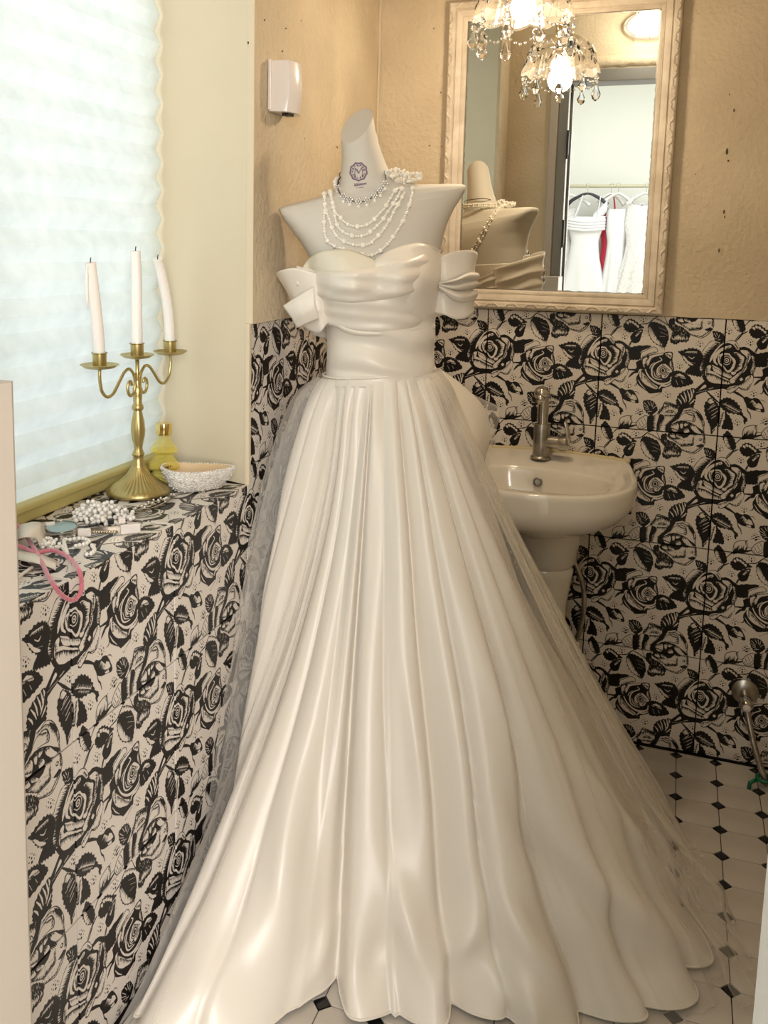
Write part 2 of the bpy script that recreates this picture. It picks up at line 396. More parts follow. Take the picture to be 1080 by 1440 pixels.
hat('A', [(375, 800), (400, 960)], (1, -.4), 40, 14, 3, 1)
pk('A', [(520, 930), (562, 905), (575, 960), (560, 1010), (540, 1060), (508, 1088), (500, 1000)], 0); hat('A', [(565, 910), (520, 1080)], (-1, .3), 46, 14, 4, 1)
ln('A', [(520, 900), (515, 980), (500, 1085)], 7)
saw('A', [(575, 900), (640, 975), (668, 1060), (665, 1118), (600, 1108), (538, 1095), (575, 985)], 1, 9)
saw('B', [(880, 628), (905, 690), (893, 770), (878, 835), (860, 880), (770, 875), (690, 830), (672, 790), (700, 710), (770, 660)], 1, 9)
for a, b in (((760, 668), (792, 785)), ((725, 705), (775, 800)), ((800, 655), (832, 770)), ((838, 640), (852, 745)), ((695, 750), (735, 815)), ((868, 700), (820, 790)), ((885, 760), (830, 815)), ((868, 640), (872, 690))): ln('B', [a, ((a[0]+b[0])/2+6, (a[1]+b[1])/2), b], 17, 0)
saw('B', [(285, 778), (350, 768), (410, 790), (442, 840), (455, 900), (400, 945), (335, 925), (292, 860)], 1, 6)
for a, b in (((300, 800), (345, 850)), ((295, 835), (350, 870)), ((310, 870), (360, 890)), ((340, 785), (365, 830)), ((375, 785), (385, 840)), ((405, 800), (395, 850)), ((430, 840), (400, 870)), ((335, 905), (385, 900))): ln('B', [a, b], 13, 0)
saw('D', [(607, 293), (650, 340), (695, 420), (705, 500), (655, 522), (600, 485), (562, 415), (552, 355)], 1, 7)
pk('D', [(570, 360), (600, 380), (620, 440), (650, 510), (600, 478), (570, 420)], 0); hat('D', [(615, 330), (665, 510)], (-1, .1), 60, 16, 4, 1, .4)
saw('D', [(745, 515), (800, 448), (870, 448), (940, 500), (1008, 550), (950, 562), (850, 598), (780, 575)], 1, 9)
for c in ((800, 480), (830, 465), (865, 478), (895, 500), (925, 525)): pk('D', [(c[0]-14, c[1]-12), (c[0]+16, c[1]-6), (c[0]+14, c[1]+22), (c[0]-8, c[1]+10)], 0)
for v, (ox, oy) in (('D', (0, 0)),):
    pk(v, [(828, 650), (880, 595), (930, 575), (992, 572), (975, 640), (940, 715), (860, 722)], 1); pk(v, [(895, 640), (930, 595), (980, 585), (925, 640), (905, 650)], 0); ln(v, [(960, 655), (1000, 655)], 8)
    hat(v, [(905, 610), (960, 590)], (.3, 1), 34, 6, 4)
outlined('D', [(782, 372), (785, 310), (805, 265), (850, 242), (935, 236), (945, 300), (920, 375), (850, 385)], 9); hat('D', [(785, 375), (920, 380)], (.3, -1), 100, 22, 7, 1, .6); ln('D', [(935, 290), (930, 250), (962, 228)], 12)
pk('D', [(782, 385), (800, 340), (840, 350), (880, 330), (925, 360), (910, 388)], 1)
outlined('C', [(200, 215), (240, 160), (325, 118), (345, 180), (310, 260), (235, 270)], 9)
for a, b in (((235, 190), (255, 240)), ((260, 165), (290, 225)), ((290, 140), (320, 195)), ((225, 225), (240, 262)), ((275, 260), (330, 200)), ((250, 262), (280, 240))): ln('C', [a, b], 14)
saw('C', [(255, 405), (290, 365), (345, 368), (420, 400), (495, 450), (505, 520), (480, 590), (450, 652), (375, 630), (300, 572), (262, 490)], 1, 7)
pk('C', [(262, 430), (285, 410), (315, 470), (365, 560), (442, 640), (375, 622), (305, 566), (270, 490)], 0); hat('C', [(290, 400), (450, 640)], (-.35, 1), 70, 24, 5, 1, .5)
for a, b in (((380, 430), (470, 470)), ((400, 480), (480, 520)), ((390, 530), (450, 535))): ln('C', [a, b], 6, 0)
saw('D', [(328, 492), (400, 505), (462, 545), (455, 625), (400, 640), (348, 575)], 1, 6)
for a, b in (((350, 520), (370, 560)), ((375, 515), (385, 545)), ((410, 540), (395, 575)), ((420, 590), (390, 600)), ((360, 580), (380, 585))): ln('D', [a, b], 12, 0)
# bud with sepals
pk('A', [(785, 740), (835, 728), (880, 752), (930, 742), (980, 765), (1010, 815), (1042, 885), (1030, 915), (960, 902), (880, 880), (835, 855), (812, 800)], 1)
pk('A', [(965, 800), (1000, 825), (1015, 868), (960, 865), (915, 840), (950, 835)], 0); pk('A', [(935, 878), (985, 884), (995, 902), (950, 895)], 0); hat('A', [(900, 770), (1000, 860)], (-.6, .8), 50, 12, 4, 0)
ln('A', [(832, 845), (845, 900), (870, 935), (880, 990)], 16); ln('A', [(975, 768), (1020, 775), (1050, 806)], 9)
# big open rose
pk('A', [(300, 215), (345, 148), (400, 90), (450, 70), (530, 78), (570, 92), (650, 66), (715, 92), (752, 150), (820, 148), (885, 190), (905, 250), (928, 290), (938, 400), (910, 465), (918, 510), (900, 570), (870, 625), (825, 660), (770, 650), (735, 632), (700, 668), (640, 694), (605, 680), (590, 645), (500, 640), (400, 655), (345, 610), (345, 560), (310, 505), (272, 400), (290, 350), (318, 290), (312, 240)], 1)
pk('A', [(308, 218), (350, 155), (400, 98), (445, 80), (500, 92), (520, 108), (470, 150), (425, 185), (390, 225), (352, 265), (335, 320), (330, 360), (330, 420), (322, 480), (298, 448), (283, 400), (297, 352), (328, 298), (322, 250)], 0)
hat('A', [(520, 108), (425, 185), (352, 265), (332, 360), (325, 470)], (-1, -.35), 62, 42, 6, 1, .5)
pk('A', [(575, 96), (650, 74), (710, 100), (745, 152), (740, 182), (715, 178), (690, 142), (650, 112), (600, 102), (535, 132), (482, 190), (452, 240), (432, 290), (402, 330), (400, 300), (420, 250), (470, 180), (520, 125)], 0); hat('A', [(700, 110), (742, 170)], (-1, .5), 35, 8, 4)
pk('A', [(482, 200), (505, 178), (560, 150), (640, 128), (648, 152), (590, 172), (525, 212), (482, 270), (470, 310), (492, 352), (480, 360), (448, 330), (440, 290), (450, 240)], 0)
hat('A', [(590, 172), (640, 145)], (0, -1), 22, 6, 3)
pk('A', [(490, 290), (505, 245), (560, 222), (630, 228), (655, 262), (690, 288), (702, 330), (685, 390), (640, 442), (610, 447), (580, 420), (555, 385), (520, 362), (500, 330)], 0)
pk('A', [(523, 300), (535, 260), (570, 241), (625, 244), (645, 275), (666, 298), (674, 335), (660, 375), (635, 412), (605, 422), (582, 395), (562, 370), (530, 342)], 1)
hat('A', [(505, 260), (520, 350)], (1, 0), 26, 8, 4); hat('A', [(660, 270), (690, 330), (650, 430)], (-1, .1), 24, 12, 3, 0)
for r, k in ((50, 0), (43, 1), (27, 0), (18, 1), (8, 0)): circ('A', (597, 306), r, k, r*1.08)
pk('A', [(678, 214), (720, 212), (762, 240), (802, 270), (797, 312), (780, 350), (770, 400), (720, 432), (690, 472), (662, 472), (650, 446), (690, 420), (722, 370), (742, 330), (735, 280), (708, 250)], 0)
hat('A', [(690, 225), (740, 290), (722, 370), (665, 440)], (1, .1), 52, 26, 5)
pk('A', [(758, 184), (820, 188), (862, 215), (877, 260), (862, 310), (835, 360), (828, 402), (790, 452), (740, 490), (690, 562), (650, 572), (633, 545), (640, 528), (700, 480), (770, 430), (802, 380), (817, 330), (832, 280), (810, 245), (770, 215)], 0)
hat('A', [(870, 230), (835, 360), (780, 460), (700, 550)], (-1, -.5), 38, 26, 5)
pk('A', [(895, 248), (922, 290), (928, 400), (903, 450), (886, 462), (878, 430), (893, 380), (903, 320), (884, 270)], 0); hat('A', [(925, 280), (930, 400), (900, 455)], (-1, 0), 34, 16, 4); hat('A', [(885, 270), (900, 330), (880, 440)], (1, .2), 20, 12, 4)
pk('A', [(822, 502), (880, 480), (908, 503), (896, 570), (866, 620), (820, 652), (780, 644), (738, 618), (700, 650), (640, 684), (612, 670), (596, 640), (640, 612), (700, 600), (760, 592), (802, 560)], 0)
hat('A', [(600, 640), (700, 605), (800, 560), (880, 480)], (.3, 1), 34, 24, 4); hat('A', [(735, 630), (825, 655), (890, 580)], (-.2, -1), 22, 18, 4)
pk('A', [(350, 420), (365, 380), (400, 358), (416, 372), (404, 420), (452, 442), (500, 470), (548, 502), (600, 522), (633, 552), (636, 580), (550, 580), (470, 574), (400, 555), (362, 510), (347, 460)], 0)
hat('A', [(370, 450), (450, 470), (540, 515), (630, 550)], (-.1, 1), 48, 30, 6, 1, .6); hat('A', [(360, 390), (352, 500)], (1, .1), 36, 10, 4)
pk('A', [(424, 355), (460, 372), (502, 395), (546, 430), (602, 460), (646, 480), (656, 500), (628, 515), (580, 495), (520, 470), (458, 440), (434, 400)], 0); hat('A', [(430, 370), (540, 430), (650, 485)], (-.2, 1), 28, 14, 4)
pk('A', [(748, 522), (772, 508), (788, 532), (760, 548)], 0)
pk('A', [(265, 660), (338, 590), (356, 600), (350, 620)], 0); ln('A', [(388, 640), (442, 624)], 16, 0); ln('A', [(240, 682), (370, 652)], 7, 0)
# leaf between the roses, calyx, small rose
saw('B', [(60, 90), (140, 150), (200, 138), (360, 130), (365, 155), (290, 185), (258, 210), (246, 290), (190, 298), (128, 290), (118, 200)], 1, 7)
outlined('B', [(262, 215), (330, 182), (400, 150), (442, 162), (456, 200), (420, 214), (355, 226), (340, 245), (300, 262), (252, 302)], 8); hat('B', [(255, 290), (340, 245), (430, 210)], (-.2, -1), 26, 14, 4)
pk('B', [(198, 330), (240, 302), (285, 312), (300, 360), (290, 402), (242, 412), (225, 450), (180, 462), (112, 510), (150, 452), (185, 430), (118, 420), (118, 405), (205, 398)], 1)
ln('B', [(175, 600), (206, 590), (215, 550)], 13)
pk('B', [(268, 282), (330, 255), (380, 235), (450, 225), (530, 213), (612, 203), (638, 240), (628, 300), (644, 380), (645, 430), (625, 480), (622, 520), (618, 590), (560, 618), (512, 636), (502, 682), (440, 718), (385, 742), (362, 700), (318, 660), (248, 612), (212, 560), (208, 500), (250, 430), (280, 400), (272, 330)], 1)
pk('B', [(362, 252), (430, 236), (522, 220), (510, 240), (440, 258), (400, 272), (372, 300), (352, 350), (332, 362), (345, 310)], 0)
pk('B', [(282, 292), (318, 270), (345, 290), (344, 330), (312, 352), (300, 386), (284, 358)], 0); hat('B', [(345, 285), (305, 370)], (-1, .2), 28, 10, 4)
pk('B', [(545, 226), (608, 214), (624, 250), (610, 288), (575, 265), (552, 245)], 0); pk('B', [(612, 300), (628, 380), (630, 412), (600, 372), (598, 330)], 0); hat('B', [(620, 260), (628, 400)], (-1, .3), 28, 12, 4); hat('B', [(560, 230), (620, 250)], (0, 1), 26, 8, 4)
for pts, w in (([(480, 272), (502, 302), (430, 340), (392, 390), (386, 440), (398, 492), (440, 522), (505, 530)], 20), ([(420, 330), (376, 365), (362, 402)], 12), ([(410, 432), (430, 490), (486, 512)], 12), ([(438, 425), (450, 478), (492, 498)], 9),
               ([(310, 410), (342, 480), (402, 542), (470, 576), (542, 576), (602, 550), (612, 500)], 26), ([(470, 636), (500, 602), (560, 600), (612, 572)], 26)): ln('B', pts, w, 0)
pk('B', [(258, 410), (292, 462), (342, 520), (402, 580), (452, 612), (442, 640), (390, 627), (320, 592), (270, 542), (242, 472)], 0); hat('B', [(300, 480), (400, 585), (450, 625)], (-.6, .8), 34, 18, 4); hat('B', [(262, 420), (262, 520)], (1, .1), 30, 9, 4)
pk('B', [(500, 350), (560, 356), (622, 430), (592, 456), (562, 502), (515, 512), (500, 480), (455, 470), (448, 400)], 0)
hat('B', [(510, 352), (600, 420)], (-.4, 1), 26, 9, 4); hat('B', [(590, 450), (540, 505)], (-.8, -.6), 26, 7, 4)
for r, k in ((55, 1), (47, 0), (40, 1), (26, 0), (19, 1)): circ('B', (516, 424), r, k)
ln('B', [(500, 415), (492, 425), (498, 440)], 7, 0)
pk('B', [(352, 692), (402, 692), (496, 682), (438, 714), (386, 738)], 0); ln('B', [(226, 530), (262, 590), (310, 640)], 12, 0); hat('B', [(226, 530), (310, 640)], (.8, -.6), 22, 10, 3)
saw('B', [(625, 432), (690, 428), (745, 442), (812, 482), (872, 562), (830, 590), (752, 612), (650, 620), (618, 590), (620, 500)], 1, 8)
pk('B', [(650, 492), (700, 462), (752, 478), (782, 522), (742, 512), (700, 492), (680, 502)], 0); ln('B', [(668, 535), (692, 592)], 9, 0); ln('B', [(733, 538), (752, 578)], 9, 0); hat('B', [(660, 480), (770, 500)], (.2, 1), 26, 9, 4)
# peony
pk('C', [(450, 62), (500, 10), (530, -36), (600, -30), (660, -10), (720, 20), (762, 45), (850, 30), (920, 60), (970, 120), (1002, 200), (990, 270), (1000, 300), (1012, 350), (1010, 430), (990, 470), (945, 535), (870, 568), (780, 545), (735, 545), (712, 605), (620, 602), (572, 627), (505, 582), (482, 470), (400, 335), (335, 300), (335, 130), (400, 105)], 0)
ln('C', [(440, 105), (500, 62), (520, 0), (545, -38), (600, -28), (680, 0), (712, 35)], 12)
hat('C', [(530, -30), (600, -22), (690, 8)], (0, 1), 40, 20, 5); hat('C', [(455, 80), (520, 0)], (1, .8), 30, 12, 4); hat('C', [(700, 0), (640, -10)], (-.3, 1), 60, 12, 4)
pk('C', [(668, 108), (700, 62), (765, 20), (740, 90), (690, 160), (625, 210), (602, 250), (592, 312), (552, 312), (548, 240), (580, 200), (642, 150)], 1)
ln('C', [(535, 95), (572, 62), (640, 66), (672, 110)], 11); hat('C', [(560, 70), (640, 72)], (-.1, 1), 30, 12, 4)
pk('C', [(332, 130), (392, 108), (404, 180), (392, 295), (332, 295)], 1); hat('C', [(392, 120), (392, 290)], (1, .1), 46, 22, 5)
pk('C', [(478, 100), (522, 112), (532, 160), (492, 202), (462, 300), (440, 300), (448, 200)], 1); hat('C', [(520, 120), (465, 290)], (1, .3), 40, 18, 4); ln('C', [(400, 180), (420, 120), (470, 90)], 9)
ln('C', [(670, 195), (740, 108), (802, 84), (862, 90), (892, 140), (884, 190), (840, 182), (760, 172)], 12); hat('C', [(800, 90), (885, 120), (880, 185)], (-.9, .3), 36, 14, 4)
ln('C', [(770, 78), (860, 38), (930, 68), (982, 150), (1002, 220), (988, 278)], 10); pk('C', [(900, 58), (960, 110), (985, 180), (945, 152), (912, 102)], 1); hat('C', [(920, 110), (980, 190)], (-.9, .3), 28, 10, 4)
pk('C', [(588, 232), (680, 190), (742, 175), (832, 198), (932, 258), (995, 320), (885, 352), (762, 382), (640, 395), (568, 365), (585, 310)], 1)
for q in ([(602, 242), (680, 212), (702, 240), (690, 300), (642, 302), (612, 272)], [(722, 202), (752, 202), (742, 270), (718, 250)], [(782, 202), (822, 205), (792, 240), (762, 236)], [(832, 228), (882, 232), (932, 290), (965, 328), (902, 320), (852, 272)], [(762, 282), (802, 272), (824, 310), (772, 324)],
          [(612, 330), (642, 332), (662, 380), (602, 362)], [(662, 330), (722, 358), (758, 392), (682, 368)], [(850, 330), (900, 340), (860, 372), (800, 375)]):
    pk('C', q, 0); hat('C', [q[0], q[1]], (.1, 1), 24, 7, 4)
hat('C', [(600, 270), (690, 300)], (0, -1), 26, 14, 4)
ln('C', [(560, 335), (600, 390), (680, 400), (760, 390)], 9); ln('C', [(715, 482), (860, 470), (872, 420), (880, 360)], 11); hat('C', [(730, 478), (860, 466)], (0, -1), 30, 16, 5); hat('C', [(878, 380), (866, 470)], (-1, 0), 26, 9, 4)
ln('C', [(715, 512), (780, 540), (870, 567), (950, 522), (990, 470), (1012, 420), (1000, 320)], 11); hat('C', [(740, 530), (870, 560), (970, 490)], (0, -1), 26, 20, 5); pk('C', [(900, 472), (970, 452), (996, 480), (940, 492)], 1); hat('C', [(1005, 340), (1005, 440)], (-1, 0), 26, 12, 4)
circ('C', (955, 400), 18); circ('C', (952, 398), 9, 0); ln('C', [(440, 300), (480, 390), (500, 400)], 12)
saw('C', [(500, 342), (560, 330), (570, 400), (645, 432), (702, 480), (735, 520), (705, 602), (622, 602), (572, 627), (508, 585), (535, 480), (490, 425)], 1, 8)
pk('C', [(520, 545), (600, 502), (702, 545), (690, 590), (610, 580), (550, 590)], 0); hat('C', [(530, 530), (600, 500), (700, 540)], (0, 1), 50, 30, 5); hat('C', [(530, 590), (700, 590)], (0, -1), 36, 24, 4)
for k in range(46): x, y = random.uniform(500, 700), random.uniform(380, 590); ln('C', [(x, y), (x+random.uniform(-4, 12), y+random.uniform(10, 26))], 5, 0)
pk('C', [(770, 20), (740, 60), (700, 90), (690, 40), (720, 0)], 1)
hat('C', [(770, 60), (860, 52), (930, 90), (975, 160), (985, 240)], (-.6, .8), 34, 26, 4)
hat('C', [(460, 90), (520, 20), (600, -10), (690, 20)], (.3, 1), 46, 26, 4); hat('C', [(620, 400), (720, 470), (860, 462)], (.1, -1), 36, 24, 4)
hat('C', [(560, 300), (560, 240), (640, 160), (690, 100)], (-1, -.3), 34, 22, 4); hat('C', [(540, 110), (660, 110)], (0, 1), 36, 14, 4)
for k in range(60): x, y = random.uniform(440, 700), random.uniform(20, 100); circ('C', (x, y), random.uniform(2, 4))
for k in range(50): x, y = random.uniform(720, 990), random.uniform(400, 540); circ('C', (x, y), random.uniform(2, 4))
hat('C', [(345, 320), (400, 340), (480, 400)], (.2, 1), 34, 14, 4); hat('C', [(1000, 200), (1000, 430)], (-1, .1), 26, 22, 4)
# joint and speckle
for v, x, y in (('A', 280, 110), ('A', 868, 95), ('A', 490, 698), ('A', 905, 690), ('A', 715, 1030), ('A', 1040, 1020), ('A', 40, 365), ('B', 565, 705), ('B', 245, 905), ('C', 195, 325), ('D', 510, 500)): dots(v, x, y)
def blur(a):
    for ax in (0, 1): a = 0.5*a+0.25*np.roll(a, 1, ax)+0.25*np.roll(a, -1, ax)
    return a
img = bpy.data.images.new('rose_print', NP, NP, alpha=False, float_buffer=False)
buf = np.ones((NP, NP, 4), np.float32); buf[..., 0] = buf[..., 1] = buf[..., 2] = blur(INK)
img.colorspace_settings.name = 'Non-Color'; img.pixels.foreach_set(buf.ravel()); img.pack()
def print_mat(name, paper, ink, rough_):
    m = mat(name, paper, rough_, spec=0.25)
    b = m.node_tree.nodes['Principled BSDF']
    t = nd(m, 'ShaderNodeTexImage'); t.image = img; t.interpolation = 'Linear'
    uv = nd(m, 'ShaderNodeUVMap'); uv.uv_map = 'print'; lk(m, uv.outputs[0], t.inputs[0])
    mx = nd(m, 'ShaderNodeMix', data_type='RGBA'); mx.inputs[6].default_value = (*paper, 1); mx.inputs[7].default_value = (*ink, 1)
    lk(m, t.outputs[0], mx.inputs[0]); lk(m, mx.outputs[2], b.inputs['Base Color']); return m
M['print'] = print_mat('rose_printed_tile', (0.74, 0.68, 0.62), (0.010, 0.008, 0.007), 0.34)
# ------------------------------------------------------------------ room shell
RX = 1.32; RY = -2.0; CZ = 2.62; H = 1.168; SILL = 0.828; WY0, WY1 = -1.789, -0.789; WTOP = 2.42
FY = RY-0.12; DX0, DX1, DZ = 0.29, 0.888, 2.10

def quadbody(name, boxes, m, **k):
    b = MB()
    for q in boxes: b.box(*q)
    return struct(b.build(name, m, **k))
fl = quadbody('floor', [((-0.02, RY, -0.05), (RX, 0.0, -0.0035))], M['joint'])
wb = quadbody('wall_back', [((-0.3, 0.007, -0.05), (RX+.1, 0.1, CZ))], M['grout'])
wl = quadbody('wall_left', [((-0.3, WY1+.095, -0.05), (-0.007, 0.007, CZ)), ((-0.012, WY1+.006, -0.05), (-0.007, WY1+.096, CZ)), ((-0.3, RY-.05, -0.05), (-0.007, WY0-.095, CZ)), ((-0.012, WY0-.096, -0.05), (-0.007, WY0-.006, CZ)), ((-0.3, WY0-.1, -0.05), (-0.007, WY1+.1, SILL-0.007)), ((-0.3, WY0-.1, WTOP), (-0.007, WY1+.1, CZ))], M['grout'])
wr = quadbody('wall_right', [((RX, RY-.1, -0.05), (RX+0.1, 0.1, CZ))], M['plaster'])
wf = quadbody('wall_front', [((-0.3, FY, 0), (DX0-.045, RY, CZ)), ((DX1+.02, FY, 0), (RX, RY, CZ)), ((DX0-.045, FY, DZ+.05), (DX1+.02, RY, CZ))], M['plaster'])
quadbody('ceiling', [((-0.3, FY, CZ), (RX+.1, 0.1, CZ+.08))], M['ceiling'])
# plaster coats above the tiles, with a hand-trowelled lower edge
def coat(name, parent, o, ax, L0, L1, z0, z1, th, seed=0):
    """slab on plane through o spanned by ax and z; face relief is real"""
    ax = V(ax); n = V((0, 0, 1)).cross(ax)*-1; nx, nz = max(4, int((L1-L0)/.02)), max(4, int((z1-z0)/.03)); P = []
    for i in range(nx+1):
        a = L0+(L1-L0)*i/nx; row = []
        e = z0+0.003*noise.noise(V((a*25, seed, 0)))
        for j in range(nz+1):
            z = e+(z1-e)*j/nz
            r = th+0.0022*noise.fractal(V((a*5, z*5, seed)), 1, 2, 4)
            row.append(V(o)+ax*a+V((0, 0, z))+n*r)
        row.insert(0, V(o)+ax*a+V((0, 0, e-.0)))
        P.append(row)
    b = MB(); b.grid(P)
    k = [P[0], P[-1]]
    for r_, a in ((P[0], L0), (P[-1], L1)): b.grid([[V(o)+ax*a+V((0, 0, q.z)) for q in r_], r_])
    return b.build(name, M['plaster'], parent, smooth=True, auto=50)
coat('plaster_coat', wb, (0, 0.006, 0), (1, 0, 0), -0.0, RX, H, CZ, 0.007, 3)
coat('plaster_coat', wl, (-0.006, 0, 0), (0, 1, 0), WY1, 0, H, CZ, 0.013, 8).data
coat('plaster_coat', wl, (-0.006, 0, 0), (0, 1, 0), RY, WY0, H, CZ, 0.013, 5)
coat('plaster_coat', wl, (-0.006, 0, 0), (0, 1, 0), WY0, WY1, WTOP, CZ, 0.013, 6)
# coat() bulges to the room side of each wall; bead of filler in the wall corner
b = MB(); pts = [V((0.010+0.002*noise.noise(V((z*9, 0, 0))), -0.006, z)) for z in np.linspace(H, CZ, 60)]; b.tube(pts, 0.005, 6); b.build('corner_filler', M['plaster'], wl, smooth=True)
# splayed window recess lining
b = MB(); ex = -0.30
fy, ny = WY1+0.075/0.25*0.30, WY0-0.075/0.25*0.30
def wavy(o, h, n=40):
    return [V(o)+V(h)*i/n+V((0, 0.0012*noise.noise(V((i*.8, o[1], 3))), 0)) for i in range(n+1)]
for (ya, yb) in ((WY1, fy), (WY0, ny)):
    b.grid([wavy((0.004, ya, SILL), (0, 0, WTOP-SILL)), [V((ex, yb, SILL+(WTOP-SILL)*i/40)) for i in range(41)]])
b.add([(0.004, WY0, WTOP), (0.004, WY1, WTOP), (ex, fy, WTOP), (ex, ny, WTOP)], [(0, 1, 2, 3)])
b.build('recess_lining', M['reveal'], wl, smooth=True, fix=False)
b = MB(); b.box((-0.0065, WY1-.003, SILL), (0.0035, WY1+.009, H)); b.box((-0.0065, WY1-.0015, H), (0.0100, WY1+.004, WTOP)); b.build('recess_edge', M['reveal'], wl, bevel=.002)

# --- tiles
cache = {}
def clipped(poly, a, c):      # keep a.p <= c
    out = []
    for p, q in zip(poly, poly[1:]+poly[:1]):
        dp, dq = a[0]*p[0]+a[1]*p[1]-c, a[0]*q[0]+a[1]*q[1]-c
        if dp <= 0: out.append(p)
        if (dp < 0) != (dq < 0) and abs(dp-dq) > 1e-9:
            t = dp/(dp-dq); out.append((p[0]+(q[0]-p[0])*t, p[1]+(q[1]-p[1])*t))
    return out
def slab(key, name, poly, th, ch, m, uv0=None):
    """thin tile: polygon in local X,Z, face towards -Y with a chamfered rim"""
    if key in cache: return cache[key]
    n = len(poly); cx = sum(p[0] for p in poly)/n; cy = sum(p[1] for p in poly)/n
    ins = []
    for i, p in enumerate(poly):
        a, c = poly[i-1], poly[(i+1) % n]
        d = V((cx-p[0], cy-p[1])); d = d/ d.length*ch*1.4; ins.append((p[0]+d.x, p[1]+d.y))
    vs = [(p[0], 0, p[1]) for p in ins]+[(p[0], ch, p[1]) for p in poly]+[(p[0], th, p[1]) for p in poly]
    fs = [tuple(range(n))]+[(i, n+i, n+(i+1) % n, (i+1) % n) for i in range(n)]+[(n+i, 2*n+i, 2*n+(i+1) % n, n+(i+1) % n) for i in range(n)]
    me = bpy.data.meshes.new(name); me.from_pydata(vs, [], fs); me.materials.append(m)
    bm = bmesh.new(); bm.from_mesh(me); bmesh.ops.recalc_face_normals(bm, faces=bm.faces); bm.to_mesh(me); bm.free()
    if uv0 is not None:
        u = me.uv_layers.new(name='print')
        for l in me.loops:
            co = me.vertices[l.vertex_index].co; u.data[l.index].uv = ((co.x)/T+uv0[0], (co.z)/T+uv0[1])
    cache[key] = me; return me
def place(name, me, M4, parent):
    o = bpy.data.objects.new(name, me); C.objects.link(o); o.parent = parent; o.matrix_parent_inverse = parent.matrix_world.inverted(); o.matrix_world = M4; return o
g = 0.0016
def wall_tile(parent, a0, a1, z0, z1, off, origin, rot):
    a0_, a1_, z0_, z1_ = a0+g, a1-g, z0+g, z1-g
    if a1_-a0_ < .006: return
    w, h = a1_-a0_, z1_-z0_; u0, v0 = ((a0_-off)/T) % 1, ((z0_-ZL)/T) % 1
    me = slab((round(w, 3), round(h, 3), round(u0, 2), round(v0, 2)), 'wall_tile', [(0, 0), (w, 0), (w, h), (0, h)], .006, .0007, M['print'], (u0, v0))
    dn = random.uniform(-.0003, .0003)
    if rot == 'back': m4 = Matrix.Translation((a0_, dn, z0_))
    else: m4 = Matrix.Translation((dn, a0_, z0_)) @ Matrix.Rotation(PI/2, 4, 'Z')
    place('wall_tile', me, m4, parent)
def cuts(lo, hi, off):
    c = [lo]; k = math.ceil((lo-off)/T+1e-4)
    while off+k*T < hi-1e-4: c.append(off+k*T); k += 1
    return c+[hi]
zr = [0.0, ZL-2*T, ZL-T, ZL, H]
xs = cuts(0, RX, X0)
for a, c in zip(xs, xs[1:]):
    for z0, z1 in zip(zr, zr[1:]): wall_tile(wb, a, c, z0, z1, X0, None, 'back')
ys = cuts(RY, 0, Y0L+0.0)
for a, c in zip(ys, ys[1:]):
    inwin = a > WY0-.01 and c < WY1+.01
    for k, (z0, z1) in enumerate(zip(zr, zr[1:])):
        if inwin:
            if k == 3: continue
            if k == 2: z1 = SILL
        wall_tile(wl, a, c, z0, z1, Y0L, None, 'left')
for a, c in zip(ys, ys[1:]):          # sill
    if a > WY0-.01 and c < WY1+.01:
        w = c-a-2*g; u0 = ((a-Y0L)/T+.37) % 1
        me = slab(('sill', round(w, 3), round(u0, 2)), 'sill_tile', [(0, 0), (w, 0), (w, .29), (0, .29)], .006, .0007, M['print'], (u0, .21))
        m4 = Matrix(((0, 0, -1, -0.002), (1, 0, 0, a+g), (0, -1, 0, SILL), (0, 0, 0, 1))); place('sill_tile', me, m4, wl)
me = slab('sillend', 'sill_tile', [(0, 0), (.07, 0), (.07, .24), ], .006, .0007, M['print'], (.3, .9))
b = MB(); b.box((-.29, WY1, SILL-.008), (-.02, WY1+.075, SILL-.0005)); b.build('sill_end', M['grout'], wl)
# --- floor: clipped squares and black insets
GX, GY, GW, GD, CL = 0.996, -0.0213, 0.0975, 0.0999, 0.0165
fm = Matrix(((1, 0, 0, 0), (0, 0, 1, 0), (0, -1, 0, 0), (0, 0, 0, 1)))     # local X,Z -> world X,Y ; face up
def fit(poly):
    for a, c in (((-1, 0), -0.002), ((1, 0), RX-.002), ((0, 1), -0.004), ((0, -1), -RY)): poly = clipped(poly, a, c)
    return poly
for i in range(-11, 5):
    for j in range(-1, 21):
        cx, cy = GX+i*GW, GY-j*GD
        for kind in (0, 1):
            if kind == 0:
                hw, hd = GW/2-.0010, GD/2-.0010; k = CL*1.02; o = (cx+GW/2, cy-GD/2)
                full = [(-hw+k, -hd), (hw-k, -hd), (hw, -hd+k), (hw, hd-k), (hw-k, hd), (-hw+k, hd), (-hw, hd-k), (-hw, -hd+k)]
            else:
                k = CL-.001; full = [(-k, 0), (0, -k), (k, 0), (0, k)]; o = (cx, cy)
            w = fit([(p[0]+o[0], p[1]+o[1]) for p in full])
            if len(w) < 3: continue
            loc = [(p[0]-o[0], p[1]-o[1]) for p in w]; whole = len(loc) == len(full) and all(abs(p[0]-q[0])+abs(p[1]-q[1]) < 1e-6 for p, q in zip(loc, full))
            ar = abs(sum(p[0]*q[1]-p[1]*q[0] for p, q in zip(loc, loc[1:]+loc[:1])))/2
            if ar < 5e-5: continue
            nm = ('octagon_tile', 'diamond_tile')[kind]
            me = slab((nm,) if whole else (nm, i, j), nm, loc, .0035, .0005, (M['floor_white'], M['floor_black'])[kind])
            m4 = Matrix.Translation((o[0], o[1], random.uniform(-.00015, .00015))) @ fm; place(nm, me, m4, fl)
b = MB(); b.box((0.0, RY, 0), (.012, -.002, .006)); b.box((0, -.008, 0), (RX, -.001, .005)); b.build('baseboard_left', M['grout'], wl)
